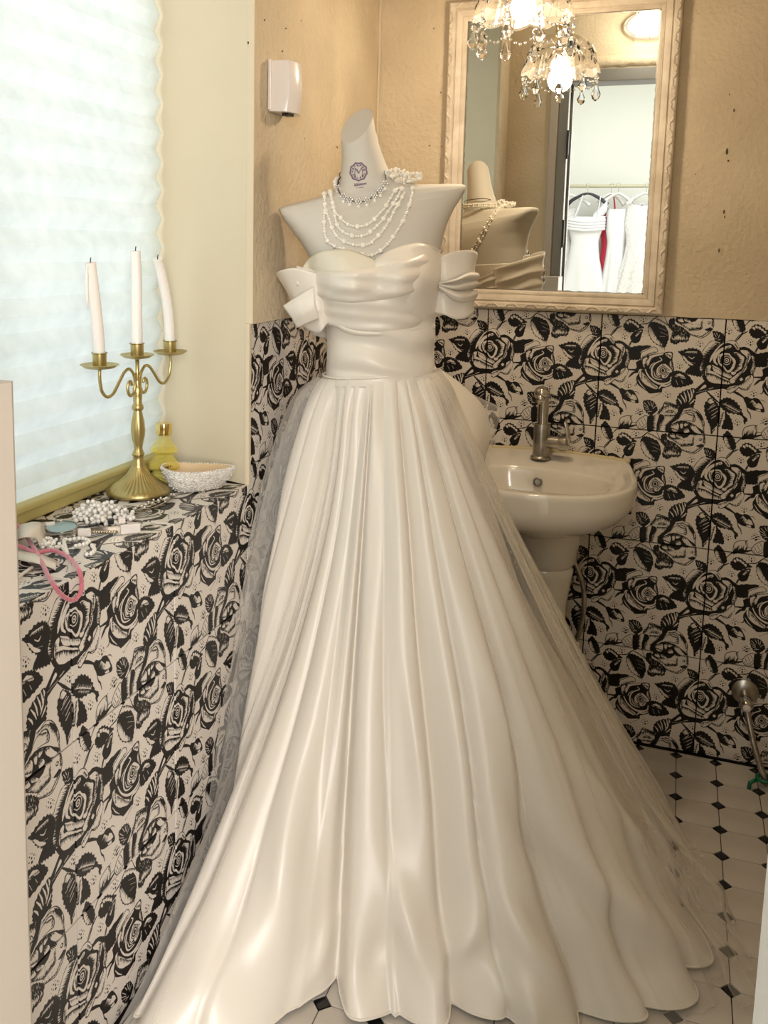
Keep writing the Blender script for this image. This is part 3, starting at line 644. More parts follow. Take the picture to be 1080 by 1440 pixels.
# --- doorway
jb = MB(); jb.box((DX0-.045, FY-.01, 0), (DX0, RY+.004, DZ)); jb.box((DX1, FY-.01, 0), (DX1+.02, RY+.004, DZ)); jb.box((DX0-.045, FY-.01, DZ), (DX1+.02, RY+.004, DZ+.055)); jb.box((DX0-.0, FY+.03, 0), (DX0+.012, FY+.06, DZ))
dr = struct(jb.build('door_1', M['frame_grey'], bevel=.003))
b = MB(); b.box((DX0-.085, RY-.005, 0), (DX0-.047, RY+.012, DZ+.05)); struct(b.build('trim_1', M['strip'], bevel=.004))
for z in (1.42, 1.83):
    b = MB(); b.box((DX0-.004, RY-.045, z-.05), (DX0+.004, RY+.001, z+.05)); b.tube([(DX0+.003, RY+.006, z-.075), (DX0+.003, RY+.006, z+.055)], .006, 10); b.build('hinge', M['black'], dr)
b = MB(); b.box((DX1-.004, FY-.014, 0), (DX1+.024, RY-.004, DZ)); struct(b.build('trim_4', M['white_hanger'], bevel=.002))
# lintel of rough plaster over the door
b = MB(); P = []
for i in range(50):
    x = DX0-.05+(DX1-DX0+.08)*i/49; P.append([V((x, RY+.001, DZ+.06+.006*noise.noise(V((x*30, 0, 0))))), V((x, RY+.02+.006*noise.noise(V((x*40, 1, 0))), DZ+.072)), V((x, RY+.018, DZ+.10+.004*noise.noise(V((x*30, 5, 0))))), V((x, RY+.001, DZ+.115))])
b.grid(P); struct(b.build('trim_2', M['plaster'], smooth=True))
# low boxed post beside the doorway, seen at the left edge
b = MB(); P = []
for i in range(14):
    z = 1.21*i/13; P.append([V((.22, RY+.004, z)), V((.22, -1.852, z)), V((.2985, -1.852, z)), V((.301, -1.858, z)), V((.301, RY+.004, z))])
b.grid(P); b.add([P[-1][0], P[-1][1], P[-1][2], P[-1][3], P[-1][4]], [(0, 1, 2, 3, 4)]); struct(b.build('trim_3', M['strip'], bevel=.003))
# --- the shop behind the camera (seen in the mirror)
SY = -5.2
quadbody('wall_shop', [((-2.2, SY-.1, 0), (2.4, SY, 2.7)), ((-2.3, SY, 0), (-2.2, FY, 2.7)), ((2.4, SY, 0), (2.5, FY, 2.7)), ((-2.2, FY-.0, 0), (-.1, FY+.05, 2.7)), ((RX+.1, FY, 0), (2.4, FY+.05, 2.7))], M['white_wall'])
quadbody('floor_shop', [((-2.2, SY, -.05), (2.4, FY, 0)), ((DX0-.05, FY, -.05), (DX1+.02, RY, 0))], M['shop_floor'])
quadbody('ceiling_shop', [((-2.2, SY, 2.70), (2.4, FY, 2.78))], M['white_wall'])

# --- window behind the blind
b = MB(); fx0, fx1 = -.345, -.302
for y0, y1, z0, z1 in ((ny, fy, SILL, SILL+.05), (ny, fy, WTOP-.05, WTOP), (ny, ny+.05, SILL, WTOP), (fy-.05, fy, SILL, WTOP), (-1.31, -1.27, SILL, WTOP)): b.box((fx0, y0, z0), (fx1, y1, z1))
wn = struct(b.build('window_1', M['white_wall'], bevel=.004))
b = MB(); b.box((-.327, ny+.05, SILL+.05), (-.323, fy-.05, WTOP-.05)); b.build('pane', M['pane'], wn)
# pleated blind
bl = empty('pleated_blind', (-.25, -1.29, SILL+.03), 'white pleated paper blind drawn down over the window at the left', 'blind')
by0, by1 = -1.85, -0.722; pit_ = .0305; z = SILL+.035; rows = []; k = 0
while z < WTOP-.03:
    n = 24; x = -.251+(.0075 if k % 2 else -.0075)
    rows.append([V((x+.0012*noise.noise(V((i*.5, k*1.3, 0))), by0+(by1-by0)*i/n, z+.0015*noise.noise(V((i*.3, k, 2))))) for i in range(n+1)]); z += pit_; k += 1
b = MB(); b.grid(rows); b.build('pleated_sheet', M['blind'], bl, fix=False)
b = MB(); b.box((-.275, by0, SILL+.0005), (-.242, by1, SILL+.022)); b.box((-.268, by0, SILL+.022), (-.236, by1, SILL+.036)); b.build('bottom_rail', M['rail'], bl, bevel=.004)
b = MB(); b.box((-.275, by0, WTOP-.035), (-.225, by1, WTOP-.001)); b.build('top_rail', M['rail'], bl, bevel=.003)
# ------------------------------------------------------------------ mannequin frame of reference
TH = math.radians(25.7)
E_ = V((math.cos(TH), math.sin(TH), 0)); F_ = V((math.sin(TH), -math.cos(TH), 0)); Z_ = V((0, 0, 1))
LEAN = math.radians(4.5)
U_ = E_*math.cos(LEAN)+Z_*math.sin(LEAN); W_ = Z_*math.cos(LEAN)-E_*math.sin(LEAN)
WC = V((0.2229, -0.5990, 1.0616)); BC = V((0.2, -0.61, 0))
def B(u, d, w): return WC+U_*u+F_*d+W_*w
def at(px, py, d): return on_plane(px, py, BC+F_*d, F_)      # point seen at px,py at depth d in front of the body's middle plane
def uw(P): q = P-WC; return q.dot(U_), q.dot(F_), q.dot(W_)

# torso sections: height, centre u, half width, half depth front, half depth back, exponent
SEC = [(-.16, .002, .135, .085, .11, 2.2), (-.10, .002, .138, .085, .11, 2.2), (-.03, .002, .118, .08, .085, 2.1), (.02, .004, .112, .078, .078, 2.1), (.10, .009, .112, .085, .085, 2.2), (.15, .011, .120, .10, .09, 2.2), (.20, .009, .130, .112, .095, 2.3), (.263, .004, .143, .100, .098, 2.4),
       (.30, .003, .158, .086, .096, 2.6), (.33, .004, .176, .072, .09, 2.9), (.352, .005, .192, .060, .080, 3.2), (.366, .005, .200, .052, .068, 3.2), (.3745, .004, .196, .047, .062, 3.0), (.380, .001, .165, .045, .058, 2.6), (.386, -.002, .11, .046, .056, 2.3), (.394, -.004, .076, .047, .054, 2.1), (.408, -.006, .058, .046, .052, 2.0),
       (.44, -.009, .047, .042, .047, 2.0), (.48, -.014, .0395, .038, .042, 2.0), (.53, -.020, .0365, .036, .038, 2.0), (.60, -.028, .036, .035, .036, 2.0)]
def torso_pt(a, w, grow=0.0):
    cu, hw, df, db, ex = cinterp(w, SEC); c, s = math.cos(a), math.sin(a)
    x = math.copysign(abs(c)**(2/ex), c); y = math.copysign(abs(s)**(2/ex), s)
    u = cu+x*(hw+grow); d = y*((df if y > 0 else db)+grow)
    if y > 0:                                                   # bust
        for bu in (-.062, .066): d += .028*math.exp(-((u-bu)/.045)**2-((w-.195)/.05)**2)*min(1, y*1.5)
    sh = smooth(.24, .33, w)*(1-smooth(.39, .44, w))
    return u, d, w+.07*u*sh
mq = empty('mannequin', (BC.x, BC.y, 0), 'headless ivory cloth dress form with slanted neck wearing the gown', 'mannequin')
NS = 72; ws = [-.16+(.60+.16)*i/190 for i in range(191)]
ws = sorted(set([round(w, 4) for w in ws]+[.33+.0011*i for i in range(60)]))
cut_o = V((-.02, 0, .522)); cut_n = V((-.50, .52, .66)).normalized()
rows = []
for w in ws:
    row = []
    for k in range(NS):
        u, d, w2 = torso_pt(2*PI*k/NS, w)
        # armhole cuts: flat slanted planes
        for sg in (-1, 1):
            lim = .212 if sg > 0 else .206
            L = lim-(.385-w2)*0.46 if w2 < .385 else lim
            if sg*u > L and w2 > .255: u = sg*L
        p = V((u, d, w2)); e = (p-cut_o).dot(cut_n)
        if e > 0 and w2 > .43:
            ax = V((-.13, 0, 1)).normalized(); p = p-ax*(e/ax.dot(cut_n))
        row.append(B(p.x, p.y, p.z))
    rows.append(row)
b = MB(); b.grid(rows, cv=True); k0 = (len(rows)-1)*NS; b.f.append(tuple(k0+i for i in range(NS))); b.m.append(0); b.f.append(tuple(range(NS))[::-1]); b.m.append(0)
torso = b.build('torso', M['mannequin'], mq, smooth=True, auto=35)
BV = BVHTree.FromPolygons([V(v) for v in b.v], b.f)
b = MB(); foot = B(0, 0, -.16); b.tube([foot+Z_*.01, V((foot.x, foot.y, .02))], .013, 12); b.build('pole', M['chrome'], mq, smooth=True)
b = MB(); b.lathe([(.0, .0), (.11, .0), (.115, .006), (.10, .014), (.02, .024), (.016, .05)], (foot.x, foot.y, 0), 32, cap=False); b.build('base', M['worn_chrome'], mq, smooth=True)
def hit(px, py, off=.002):
    d = ray(px, py).normalized(); h = BV.ray_cast(CAM, d)
    return (h[0]-d*0+h[1].normalized()*off*(1 if h[1].dot(d) < 0 else -1)) if h[0] else None
def zo(x, y): return 430+x/5.684, 220+y/5.684      # the zoom the jewellery was measured in
# printed crest on the neck
b = MB()
def flat_patch(pts, off=.0006):
    P = [hit(*zo(*p), off) for p in pts]
    if all(P): b.add(P, [tuple(range(len(P)))])
for k in range(40):
    a0, a1 = 2*PI*k/40, 2*PI*(k+1)/40; c = (422, 122)
    def rr(a, s): return (c[0]+(68*s+3*math.sin(9*a))*math.cos(a), c[1]+(72*s+4*math.sin(9*a))*math.sin(a))
    flat_patch([rr(a0, 1.05), rr(a1, 1.05), rr(a1, .86), rr(a0, .86)])
    if k % 3: flat_patch([rr(a0, .80), rr(a1, .80), rr(a1, .62+.08*math.sin(5*a1)), rr(a0, .62+.08*math.sin(5*a0))], .0005)
def stroke(p, q, w):
    d = V((q[0]-p[0], q[1]-p[1])); n = V((-d.y, d.x)).normalized()*w
    flat_patch([(p[0]+n.x, p[1]+n.y), (q[0]+n.x, q[1]+n.y), (q[0]-n.x, q[1]-n.y), (p[0]-n.x, p[1]-n.y)], .0009)
for p, q in (((392, 150), (396, 92)), ((396, 92), (422, 135)), ((422, 135), (448, 88)), ((448, 88), (456, 148)), ((384, 150), (402, 150)), ((446, 150), (464, 148)), ((408, 100), (428, 140))): stroke(p, q, 3.2)
for k in range(9): x = 388+k*11; stroke((x, 240-k*2.0), (x+5, 222-k*1.6), 2.6); stroke((x+5, 222-k*1.6), (x+9, 240-k*2), 2.2)
for k in range(5): x = 402+k*13; stroke((x, 254-k*1.5), (x+9, 250-k*1.5), 2.4)
for k in range(6): stroke((385+k*15, 216-abs(k-2.5)*-2), (395+k*15, 214-abs(k-2.5)*-2), 2)
b.build('crest_print', M['ink'], mq, fix=False)

# ------------------------------------------------------------------ gown
gw = empty('wedding_gown', (BC.x, BC.y, 0), 'ivory satin off-shoulder wedding gown with tulle overskirt on the dress form', 'gown')
# bodice shell with sweetheart neckline
def top_w(a):
    c, s = math.cos(a), math.sin(a)
    if s > 0:
        u = c*.14; return .238+.022*math.exp(-((u+.062)/.045)**2)+.030*math.exp(-((u-.068)/.048)**2)-.012*math.exp(-((u+.0)/.02)**2)
    return .215+.0*c
rows = []
for j in range(61):
    t = j/60; row = []
    for k in range(96):
        a = 2*PI*k/96; w = -.02+(top_w(a)+.02)*t
        u, d, w2 = torso_pt(a, w, .005)
        if math.sin(a) > -.2:                                   # gathered folds of the waist panel
            fold = .0040*math.sin(w*80+u*22+1.5*noise.noise(V((u*9, w*9, 0))))*smooth(-.01, .02, w)*(1-smooth(.11, .13, w)); d += (fold+.003)*(1+math.sin(a))
        row.append(B(u, d, w2))
    rows.append(row)
b = MB(); b.grid(rows, cv=True); bod = b.build('bodice', M['satin'], gw, smooth=True, solid=.0012)
# two boned cups inside the neckline
# seams
def seam(pts, r, name='seam', off=.008, m=None):
    P = crom([at(x, y, d) for x, y, d in pts], 8); bb = MB(); bb.tube(P, r, 6); return bb.build(name, m or M['satin'], gw, smooth=True)
def depth(px, py, grow=.006):
    """front depth of the clothed torso under an image point"""
    for d0 in (0.1,):
        P = at(px, py, 0); u, _, w = uw(P); cu, hw, df, db, ex = cinterp(w, SEC); hw += grow; df += grow
        x = min(1, abs(u-cu)/hw); y = max(0, 1-x**ex)**(1/ex); d = y*df
        for bu in (-.062, .066): d += .028*math.exp(-((u-bu)/.045)**2-((w-.195)/.05)**2)*min(1, y*1.5)
    return d
# crossed bust drape: rows of measured fold lines, (x, y, stand-off)
def sheet(name, rowsP, m, parent, sub=6, nr=6, solid=.0016, wr=0.0, floor_d=None):
    """rowsP: list of rows of 3D points (same count); bicubic surface"""
    R = [crom(r, sub) for r in rowsP]; n = len(R[0]); cols = [crom([R[i][j] for i in range(len(R))], nr) for j in range(n)]
    if wr:
        for j, c in enumerate(cols):
            for i, p in enumerate(c):
                q = uw(p); t_ = i/(len(c)-1); e_ = math.sin(PI*t_)**.5
                c[i] = p+F_*(wr*noise.noise(V((q[0]*14, q[2]*60, 3)))+wr*.55*math.sin(q[2]*210+q[0]*26+2.2*noise.noise(V((q[0]*8, q[2]*8, 0)))))*e_
    b = MB(); b.grid(cols); return b.build(name, m, parent, smooth=True, solid=solid)
xsT = [417, 440, 465, 495, 530, 565, 592, 614]
def rowd(ys, offs, xs=xsT): return [at(x, y, max(.03, depth(x, y))+o) for x, y, o in zip(xs, ys, offs)]
sheet('bust_drape', [
    rowd([377, 384, 387, 385, 381, 374, 365, 355], [.006]*8),
    rowd([374, 380, 382, 380, 376, 368, 359, 350], [.018]*8),
    rowd([382, 387, 389, 387, 382, 375, 367, 360], [.026, .028, .028, .026, .026, .026, .024, .018]),
    rowd([393, 399, 403, 403, 400, 393, 384, 378], [.024]*8),
    rowd([400, 410, 418, 421, 418, 412, 403, 396], [.026, .026, .025, .024, .024, .024, .022, .016]),
    rowd([404, 414, 424, 427, 424, 417, 407, 400], [.012]*8)], M['satin'], gw, 6, 6, wr=.004)
xs2 = [428, 446, 468, 498, 532, 562, 588, 612]
def r2(ys, offs): return rowd(ys, offs, xs2)
sheet('bust_drape', [
    r2([402, 408, 417, 420, 417, 411, 402, 393], [.008]*8),
    r2([412, 418, 425, 428, 425, 419, 409, 400], [.017, .018, .018, .018, .018, .017, .015, .008]),
    r2([424, 434, 441, 446, 447, 442, 430, 410], [.018, .020, .018, .016, .016, .017, .016, .008]),
    r2([433, 447, 455, 461, 464, 462, 452, 424], [.016, .018, .016, .014, .014, .014, .014, .006]),
    r2([435, 450, 459, 465, 468, 466, 457, 430], [.004]*8)], M['satin'], gw, 6, 6, wr=.004)
sheet('waist_band', [rowd([447, 456, 463, 466, 466, 463, 459, 456], [.0105]*8, [463, 478, 495, 515, 540, 565, 590, 612]), rowd([450, 460, 466, 469, 469, 467, 463, 460], [.013]*8, [463, 478, 495, 515, 540, 565, 590, 612]), rowd([453, 463, 470, 472, 472, 470, 466, 463], [.0085]*8, [463, 478, 495, 515, 540, 565, 590, 612])], M['satin'], gw, 5, 4, solid=.001)
sheet('neckline_cup', [rowd([378, 364, 356, 351, 350, 353, 360, 367, 374], [.004]*9, [424, 434, 446, 462, 480, 498, 515, 530, 545]),
                       rowd([385, 378, 374, 371, 370, 371, 373, 376, 380], [.012]*9, [424, 434, 446, 462, 480, 498, 515, 530, 545]),
                       rowd([392, 392, 394, 395, 395, 394, 392, 390, 388], [.010]*9, [424, 434, 446, 462, 480, 498, 515, 530, 545])], M['cup'], gw, 4, 5, wr=.002)
sheet('neckline_cup', [rowd([364, 356, 349, 344, 341, 342, 346, 352], [.003]*8, [527, 540, 556, 572, 588, 601, 612, 620]),
                       rowd([371, 366, 361, 357, 353, 352, 353, 357], [.012]*8, [527, 540, 556, 572, 588, 601, 612, 618]),
                       rowd([380, 378, 375, 371, 367, 364, 362, 364], [.012]*8, [527, 540, 556, 572, 588, 601, 610, 616])], M['satin'], gw, 4, 5, wr=.002)
# sleeves: closed swags round each arm, and the drape across the back
def swag(name, pts, folds, seed, m=M['satin'], amp=.006, lean=0.0):
    """pts: (u, d, w_top, w_bottom[, pinch]) around the path; folds: number of soft pleats"""
    R = []
    for j in range(25):
        t = j/24; row = []
        for (u, d, wt, wb_, *pn) in pts:
            pinch = pn[0] if pn else 0
            tt = t+(0.62-t)*pinch if .25 < t < .95 else t+(0.62-t)*pinch*.3
            w = wt+(wb_-wt)*tt; row.append(V((u+lean*t*smooth(.10, .2, abs(u)), d*(1-.25*abs(lean)/.04*t*smooth(.1, .2, abs(u))), w)))
        R.append(row)
    cols = []
    Rr = [crom(r, 8) for r in R]; n = len(Rr[0])
    for j in range(n):
        a = Rr[0][max(j-1, 0)]; c = Rr[0][min(j+1, n-1)]; tn = V((c.x-a.x, c.y-a.y, 0)).normalized(); nr = V((tn.y, -tn.x, 0)); f = j/(n-1)
        col = []
        for i in range(25):
            t = i/24; ph = folds*PI*2*(t+.08*math.sin(f*5+seed)+.06*noise.noise(V((f*5, t*2, seed))))
            k = amp*(abs(math.sin(ph/2))**.7*2-1)*math.sin(PI*min(1, max(0, t*1.05)))**.5*min(1, f*8, (1-f)*8)
            q = Rr[i][j]-nr*k*-1*1.0; col.append(B(q.x, q.y, q.z))
        cols.append(col)
    bb = MB(); bb.grid(cols); return bb.build(name, m, gw, smooth=True, solid=.0018)
swag('sleeve', [(.122, .050, .248, .110, .75), (.140, .066, .255, .112, .45), (.170, .062, .254, .105, .15), (.202, .048, .250, .108, 0), (.222, .018, .243, .118, 0), (.224, -.02, .236, .122, 0), (.20, -.062, .225, .115, 0), (.155, -.092, .212, .10, .1), (.11, -.10, .205, .09, .3)], 2.6, 1, amp=.0036, lean=-.012)
swag('sleeve', [(-.112, .062, .225, .112, .5), (-.140, .070, .232, .100, .2), (-.172, .062, .236, .098, 0), (-.200, .035, .232, .108, 0), (-.208, -.005, .224, .120, 0), (-.196, -.05, .214, .115, 0), (-.16, -.085, .206, .10, .1), (-.115, -.10, .2, .09, .3)][::-1], 1.3, 4, amp=.003, lean=.045)
def sd(rows): return [[at(x, y, d) for x, y, d in r] for r in rows]
sheet('sleeve_fold', sd([[(398, 430, .062), (418, 417, .088), (441, 403, .098)], [(402, 436, .070), (420, 428, .096), (442, 416, .104)], [(410, 447, .074), (425, 441, .098), (444, 432, .104)], [(418, 461, .066), (432, 455, .084), (449, 448, .092)]]), M['satin'], gw, 8, 6)
for k, (ya, yb, yc, yd) in enumerate(((384, 392, 397, 400), (395, 403, 399, 402), (407, 418, 401, 406))):
    sheet('sleeve_fold', sd([[(617, yc, .072), (640, yc+(ya-yc)*.35+3*k, .080), (658, ya+2*k, .060), (672-k, ya, .022)], [(617, (yc+yd)/2, .078), (640, (yc+yd)/2+((ya+yb)/2-(yc+yd)/2)*.4+4*k, .094), (658, (ya+yb)/2+2*k, .074), (674-k, (ya+yb)/2, .026)], [(617, yd, .070), (640, yd+(yb-yd)*.45+5*k, .080), (658, yb+3*k, .060), (671-k, yb+1, .02)]]), M['satin'], gw, 8, 6)
swag('back_drape', [(.135, -.09, .20, .09), (.08, -.112, .175, .06), (.02, -.12, .165, .05), (-.05, -.117, .168, .05), (-.135, -.09, .195, .08)], 4, 7)

# --- skirt
HEM = [(-180, .50), (-150, .42), (-120, .30), (-105, .255), (-90, .25), (-72, .34), (-60, .41), (-50, .53), (-42, .67), (-34, .69), (-25, .63), (-17, .53), (-12.5, .48), (-8, .51), (-2, .53), (6, .535), (14, .55), (22, .60), (30, .66), (40, .715), (50, .73), (60, .69), (72, .65), (85, .61), (105, .57), (130, .54), (155, .52), (180, .50)]
EXPO = [(-180, 1.1), (-120, .8), (-90, .58), (-72, .72), (-60, 1.1), (-50, 1.8), (-42, 2.1), (-28, 1.65), (-14, 1.1), (10, .98), (40, 1.05), (60, 1.15), (180, 1.2)]
VAL = [-180, -155, -130, -108, -88, -70, -55, -42, -31, -21, -12.5, -1, 12, 22, 34, 44, 56, 70, 88, 108, 130, 155, 180]
DEEP = {-12.5: 2.0, -42: 1.2, 12: .9, 34: 1.2, 56: .9, -55: 1.0}
AMP = [random.uniform(.6, 1.25) for _ in VAL]
def pleat(al, s):
    al = (al+180) % 360-180
    for i in range(len(VAL)-1):
        if VAL[i] <= al <= VAL[i+1]: break
    w = VAL[i+1]-VAL[i]; x = (al-VAL[i])/w; h = math.sin(PI*x)
    skew = .5+.25*math.sin(i*2.3); xx = x**(math.log(.5)/math.log(skew)) if 0 < x < 1 else x
    h = math.sin(PI*xx)**.75
    amp = AMP[i]*(w/10)*(.75+.6*noise.noise(V((i*3.1, s*2.2, 0))))
    v = h*amp
    for q, k in DEEP.items():
        v -= k*.55*math.exp(-((al-q)/(1.1+1.0*s))**2)
    # minor creases
    v += .12*math.sin(al*.37+4*s)*(1-s)
    return v
BUMPS = [(3, .86, 3.2, .07, .030, 40), (-3, .93, 3, .04, -.022, -30), (13, .90, 3, .05, .024, -60), (-22, .80, 3.5, .10, .026, 25), (-30, .93, 4, .05, .024, 60), (24, .88, 3, .07, .028, 50), (33, .80, 3, .10, -.022, 50), (42, .86, 3.5, .09, .030, 70), (52, .78, 3, .12, .022, 60), (-14, .93, 2.5, .04, .020, -50), (20, .96, 2.5, .03, .022, 0), (60, .92, 4, .05, .028, 60), (8, .62, 2.5, .12, .010, 12), (30, .55, 3, .15, .012, 15)]
def skirt_pt(al, s, grow=0.0, top=None, fold=1.0, seed=0, lift=0.0):
    """al: degrees round the body (0 faces the camera side, + to the right); s: 0 waist .. 1 hem"""
    a = math.radians(al); dw = F_*math.cos(a)+E_*math.sin(a)
    R = cinterp((al+180) % 360-180, HEM)[0]+grow
    wst = WC+U_*(math.sin(a)*(.122+.02*grow))+F_*(math.cos(a)*.088)-W_*.004
    bend = 7*s*s*math.sin(math.radians((al-10)*2.2))*(1 if al > 0 else .3)+2.2*noise.noise(V((al*.05, s*3, seed)))*s
    r = s**interp((al+180) % 360-180, EXPO)[0]
    f = pleat(al+bend, s)*fold
    amp = .0085*min(1, s*14)+.027*s**.9
    rad = f*amp+.012*s*noise.noise(V((al*.06, s*4, 4+seed)))+.010*smooth(.72, 1, s)*noise.noise(V((al*.16, s*11, 9+seed)))
    for (ba, bs, wa, ws_, am, sk) in BUMPS:
        rad += am*math.exp(-((al-ba-sk*(s-bs))/wa)**2-((s-bs)/ws_)**2)
    hem = V((BC.x, BC.y, 0))+dw*R
    p = wst.lerp(V((hem.x, hem.y, wst.z)), r)
    z = wst.z*(1-s)**1.04
    hz = lift+.004+.006*max(0, noise.noise(V((al*.09, 0, 2+seed))))+.0025*(f+1)
    p = V((p.x, p.y, 0))+dw*(rad+.012*smooth(.9, 1.0, s))
    p.z = max(z, 0)+hz*(s**6)+.016*smooth(.78, .93, s)*(1-smooth(.93, 1, s))*noise.noise(V((al*.11, s*8, 6)))
    lo = .014+.008*noise.noise(V((p.y*9, p.z*6, 1)))
    if p.x < lo+.05: p.x = lo+.05*math.exp((p.x-lo-.05)/.05)
    if p.y > -.03: p.y = -.03
    return p
NA = 720; NR = 120; rows = []
for i in range(NA):
    al = -180+360*i/NA
    rows.append([skirt_pt(al, j/NR) for j in range(NR+1)])
b = MB(); b.grid(rows, cu=True); sk = b.build('skirt', M['satin'], gw, smooth=True, fix=True)
HEMPTS = [r[-1] for r in rows]
b = MB(); b.tube([p+V((0, 0, .0015)) for p in HEMPTS], .0022, 6, closed=True); b.build('hem', M['satin'], gw, smooth=True)
b = MB(); P = [skirt_pt(-180+360*i/180, 0, fold=0)+V((0, 0, .004)) for i in range(180)]; b.tube(P, .0032, 6, closed=True); b.build('waist_seam', M['satin'], gw, smooth=True)
# satin side drape standing out behind the right hip
def wp(x, y, d): return at(x, y, d)
sheet('hip_drape', [
    [wp(604, 520, .00), wp(622, 556, .01), wp(640, 592, .02), wp(656, 625, .03), wp(668, 655, .03)],
    [wp(612, 518, -.03), wp(636, 548, -.02), wp(658, 582, -.01), wp(672, 618, .0), wp(674, 655, .0)],
    [wp(617, 518, -.06), wp(645, 540, -.07), wp(676, 570, -.08), wp(688, 610, -.07), wp(680, 652, -.03)],
    [wp(617, 520, -.08), wp(648, 540, -.10), wp(684, 580, -.12), wp(686, 618, -.10), wp(676, 655, -.06)]], M['satin'], gw, 8, 6)
# --- tulle overskirt, open in front
def tulle(name, a0, a1, grow, seed, top=0.0, lift=0.0, n=300):
    R = []
    for i in range(n+1):
        al = a0+(a1-a0)*i/n; col = []
        for j in range(81):
            s = j/80*(1.0+.015*noise.noise(V((al*.1, seed, 0))))
            s = min(s, 1)
            p = skirt_pt(al, s, grow+.02*noise.noise(V((al*.04, 0, seed))), fold=.22, seed=seed, lift=lift)
            a = math.radians(al); dw = F_*math.cos(a)+E_*math.sin(a)
            p = p+dw*(.010+.5*min(s,.03)+.016*math.sin(PI*s)+.006*s*math.sin(al*.9+seed+3*s)+.004*s*math.sin(al*2.3+seed*2))
            if p.x < .010: p.x = .010
            if p.y > -.012: p.y = -.012
            col.append(p)
        R.append(col)
    b = MB(); b.grid(R); b.build(name, M['tulle'], gw, smooth=True, fix=False)
    b = MB(); b.tube([c[0]-V((0, 0, 0)) for c in R[::3]], .0006, 4)
    b.tube([p for p in R[0]], .0007, 4); b.tube([p for p in R[-1]], .0007, 4); b.tube([c[-1] for c in R], .0006, 4)
    return b.build('tulle_edge', M['tulle'], gw, smooth=True, fix=False)
tulle('tulle_overskirt', 27, 325, .03, 2)
tulle('tulle_overskirt', 46, 300, .085, 5, lift=.004)
sheet('tulle_puff', [
    [wp(612, 522, -.02), wp(640, 552, -.03), wp(664, 590, -.04), wp(676, 625, -.03), wp(680, 660, -.02)],
    [wp(616, 519, -.06), wp(655, 548, -.09), wp(690, 580, -.12), wp(692, 620, -.10), wp(686, 660, -.05)],
    [wp(618, 519, -.09), wp(664, 556, -.13), wp(703, 574, -.17), wp(697, 604, -.14), wp(682, 640, -.09)],
    [wp(618, 521, -.11), wp(655, 560, -.15), wp(697, 590, -.19), wp(690, 620, -.17), wp(678, 660, -.12)]], M['tulle'], gw, 8, 6, solid=0)

# ------------------------------------------------------------------ jewellery on the form
def beads(path, pattern, rs, off=0.0):
    L = 0; pts = even(path, .0004); i = 0; k = 0; bb = MB()
    while i < len(pts):
        r = rs[pattern[k % len(pattern)]]; i += int(r/.0004)
        if i >= len(pts): break
        bb.ball(pts[i], r, 8, 6); i += int(r*.92/.0004); k += 1
    return bb
def onbody(zpts, off=.004, last=None):
    P = []
    zp = crom([V((x, y, 0)) for x, y in zpts], 10)
    for q in zp:
        h = hit(*zo(q.x, q.y), off)
        if h: P.append(h)
        elif P: P.append(P[-1]+(RT*.0) if False else on_plane(*zo(q.x, q.y), P[-1], FW))
    return P
pn = empty('pearl_necklace', hit(*zo(415, 600)), 'four-strand pearl necklace draped over the chest and right shoulder of the form', 'necklace')
RS = {'s': .0030, 'm': .0045, 'b': .0060}
for zp in ([(195, 262), (207, 340), (230, 440), (275, 492), (330, 545), (415, 568), (505, 545), (575, 480), (630, 420), (668, 355), (712, 285), (742, 250)],
           [(200, 300), (225, 435), (250, 548), (300, 610), (390, 642), (480, 632), (555, 575), (620, 505), (665, 435), (710, 370), (748, 300), (765, 262)],
           [(152, 420), (185, 498), (215, 580), (255, 645), (320, 690), (415, 716), (505, 705), (578, 640), (635, 570), (683, 488), (720, 415), (760, 350), (796, 275)],
           [(152, 298), (152, 360), (155, 430), (148, 485), (150, 560), (162, 645), (200, 698), (265, 735), (350, 758), (430, 788), (520, 795), (600, 755), (670, 685), (720, 610), (765, 540), (797, 470), (828, 385), (848, 300), (852, 245)]):
    beads(onbody(zp), 'bssmss', RS).build('strand', M['pearl'], pn, smooth=True)
b = MB()
for k in range(95):
    x = random.uniform(640, 915); t = (x-640)/275
    y = 125+35*t+random.uniform(-1, 1)*(18+38*math.sin(PI*min(1, t*1.05+.0)))+18*math.sin(PI*t)
    P = hit(*zo(x, max(y, 180)), .006) or on_plane(*zo(x, y), B(.08, .02, .385), F_)
    P = on_plane(*zo(x, y), P, F_)+F_*random.uniform(-.008, .012); b.ball(P, random.choice((.0032, .0038, .0042)), 8, 6)
b.build('pearl_cluster', M['pearl'], pn, smooth=True)
# strands that run down the back from the right shoulder
for du in (0, .012):
    zb = []
    for t in np.linspace(0, 1, 40):
        u = .088+du-.13*t**1.6; w = .388-.20*t
        if t < .05: w = .395
        o = B(u, -.4, w); h = BV.ray_cast(o, F_)
        if h[0]: zb.append(h[0]-F_*.004)
    top = [at(578, 262, .02), B(.09, 0, .405), B(.09, -.03, .400)]
    beads(crom(top+zb[1:], 3), 'bssmss', RS).build('strand', M['pearl'], pn, smooth=True)
    nb = [B(-.075, .02, .40), B(-.06, -.035, .412), B(-.02, -.062, .408), B(.03, -.06, .405), B(.075, -.03, .402)]
    beads(crom([p+W_*du*.6 for p in nb], 10), 'mss', RS).build('strand', M['pearl'], pn, smooth=True)
ck = empty('crystal_choker', hit(*zo(415, 360)), 'silver flower choker with small pearl drops around the neck of the form', 'necklace')
chain = onbody([(285, 170), (262, 225), (270, 290), (303, 330), (350, 356), (420, 368), (490, 356), (548, 320), (598, 265), (636, 215), (622, 120)], .003)
b = MB(); b.tube(chain, .0011, 6); b.build('chain', M['dark_chain'], ck, smooth=True)
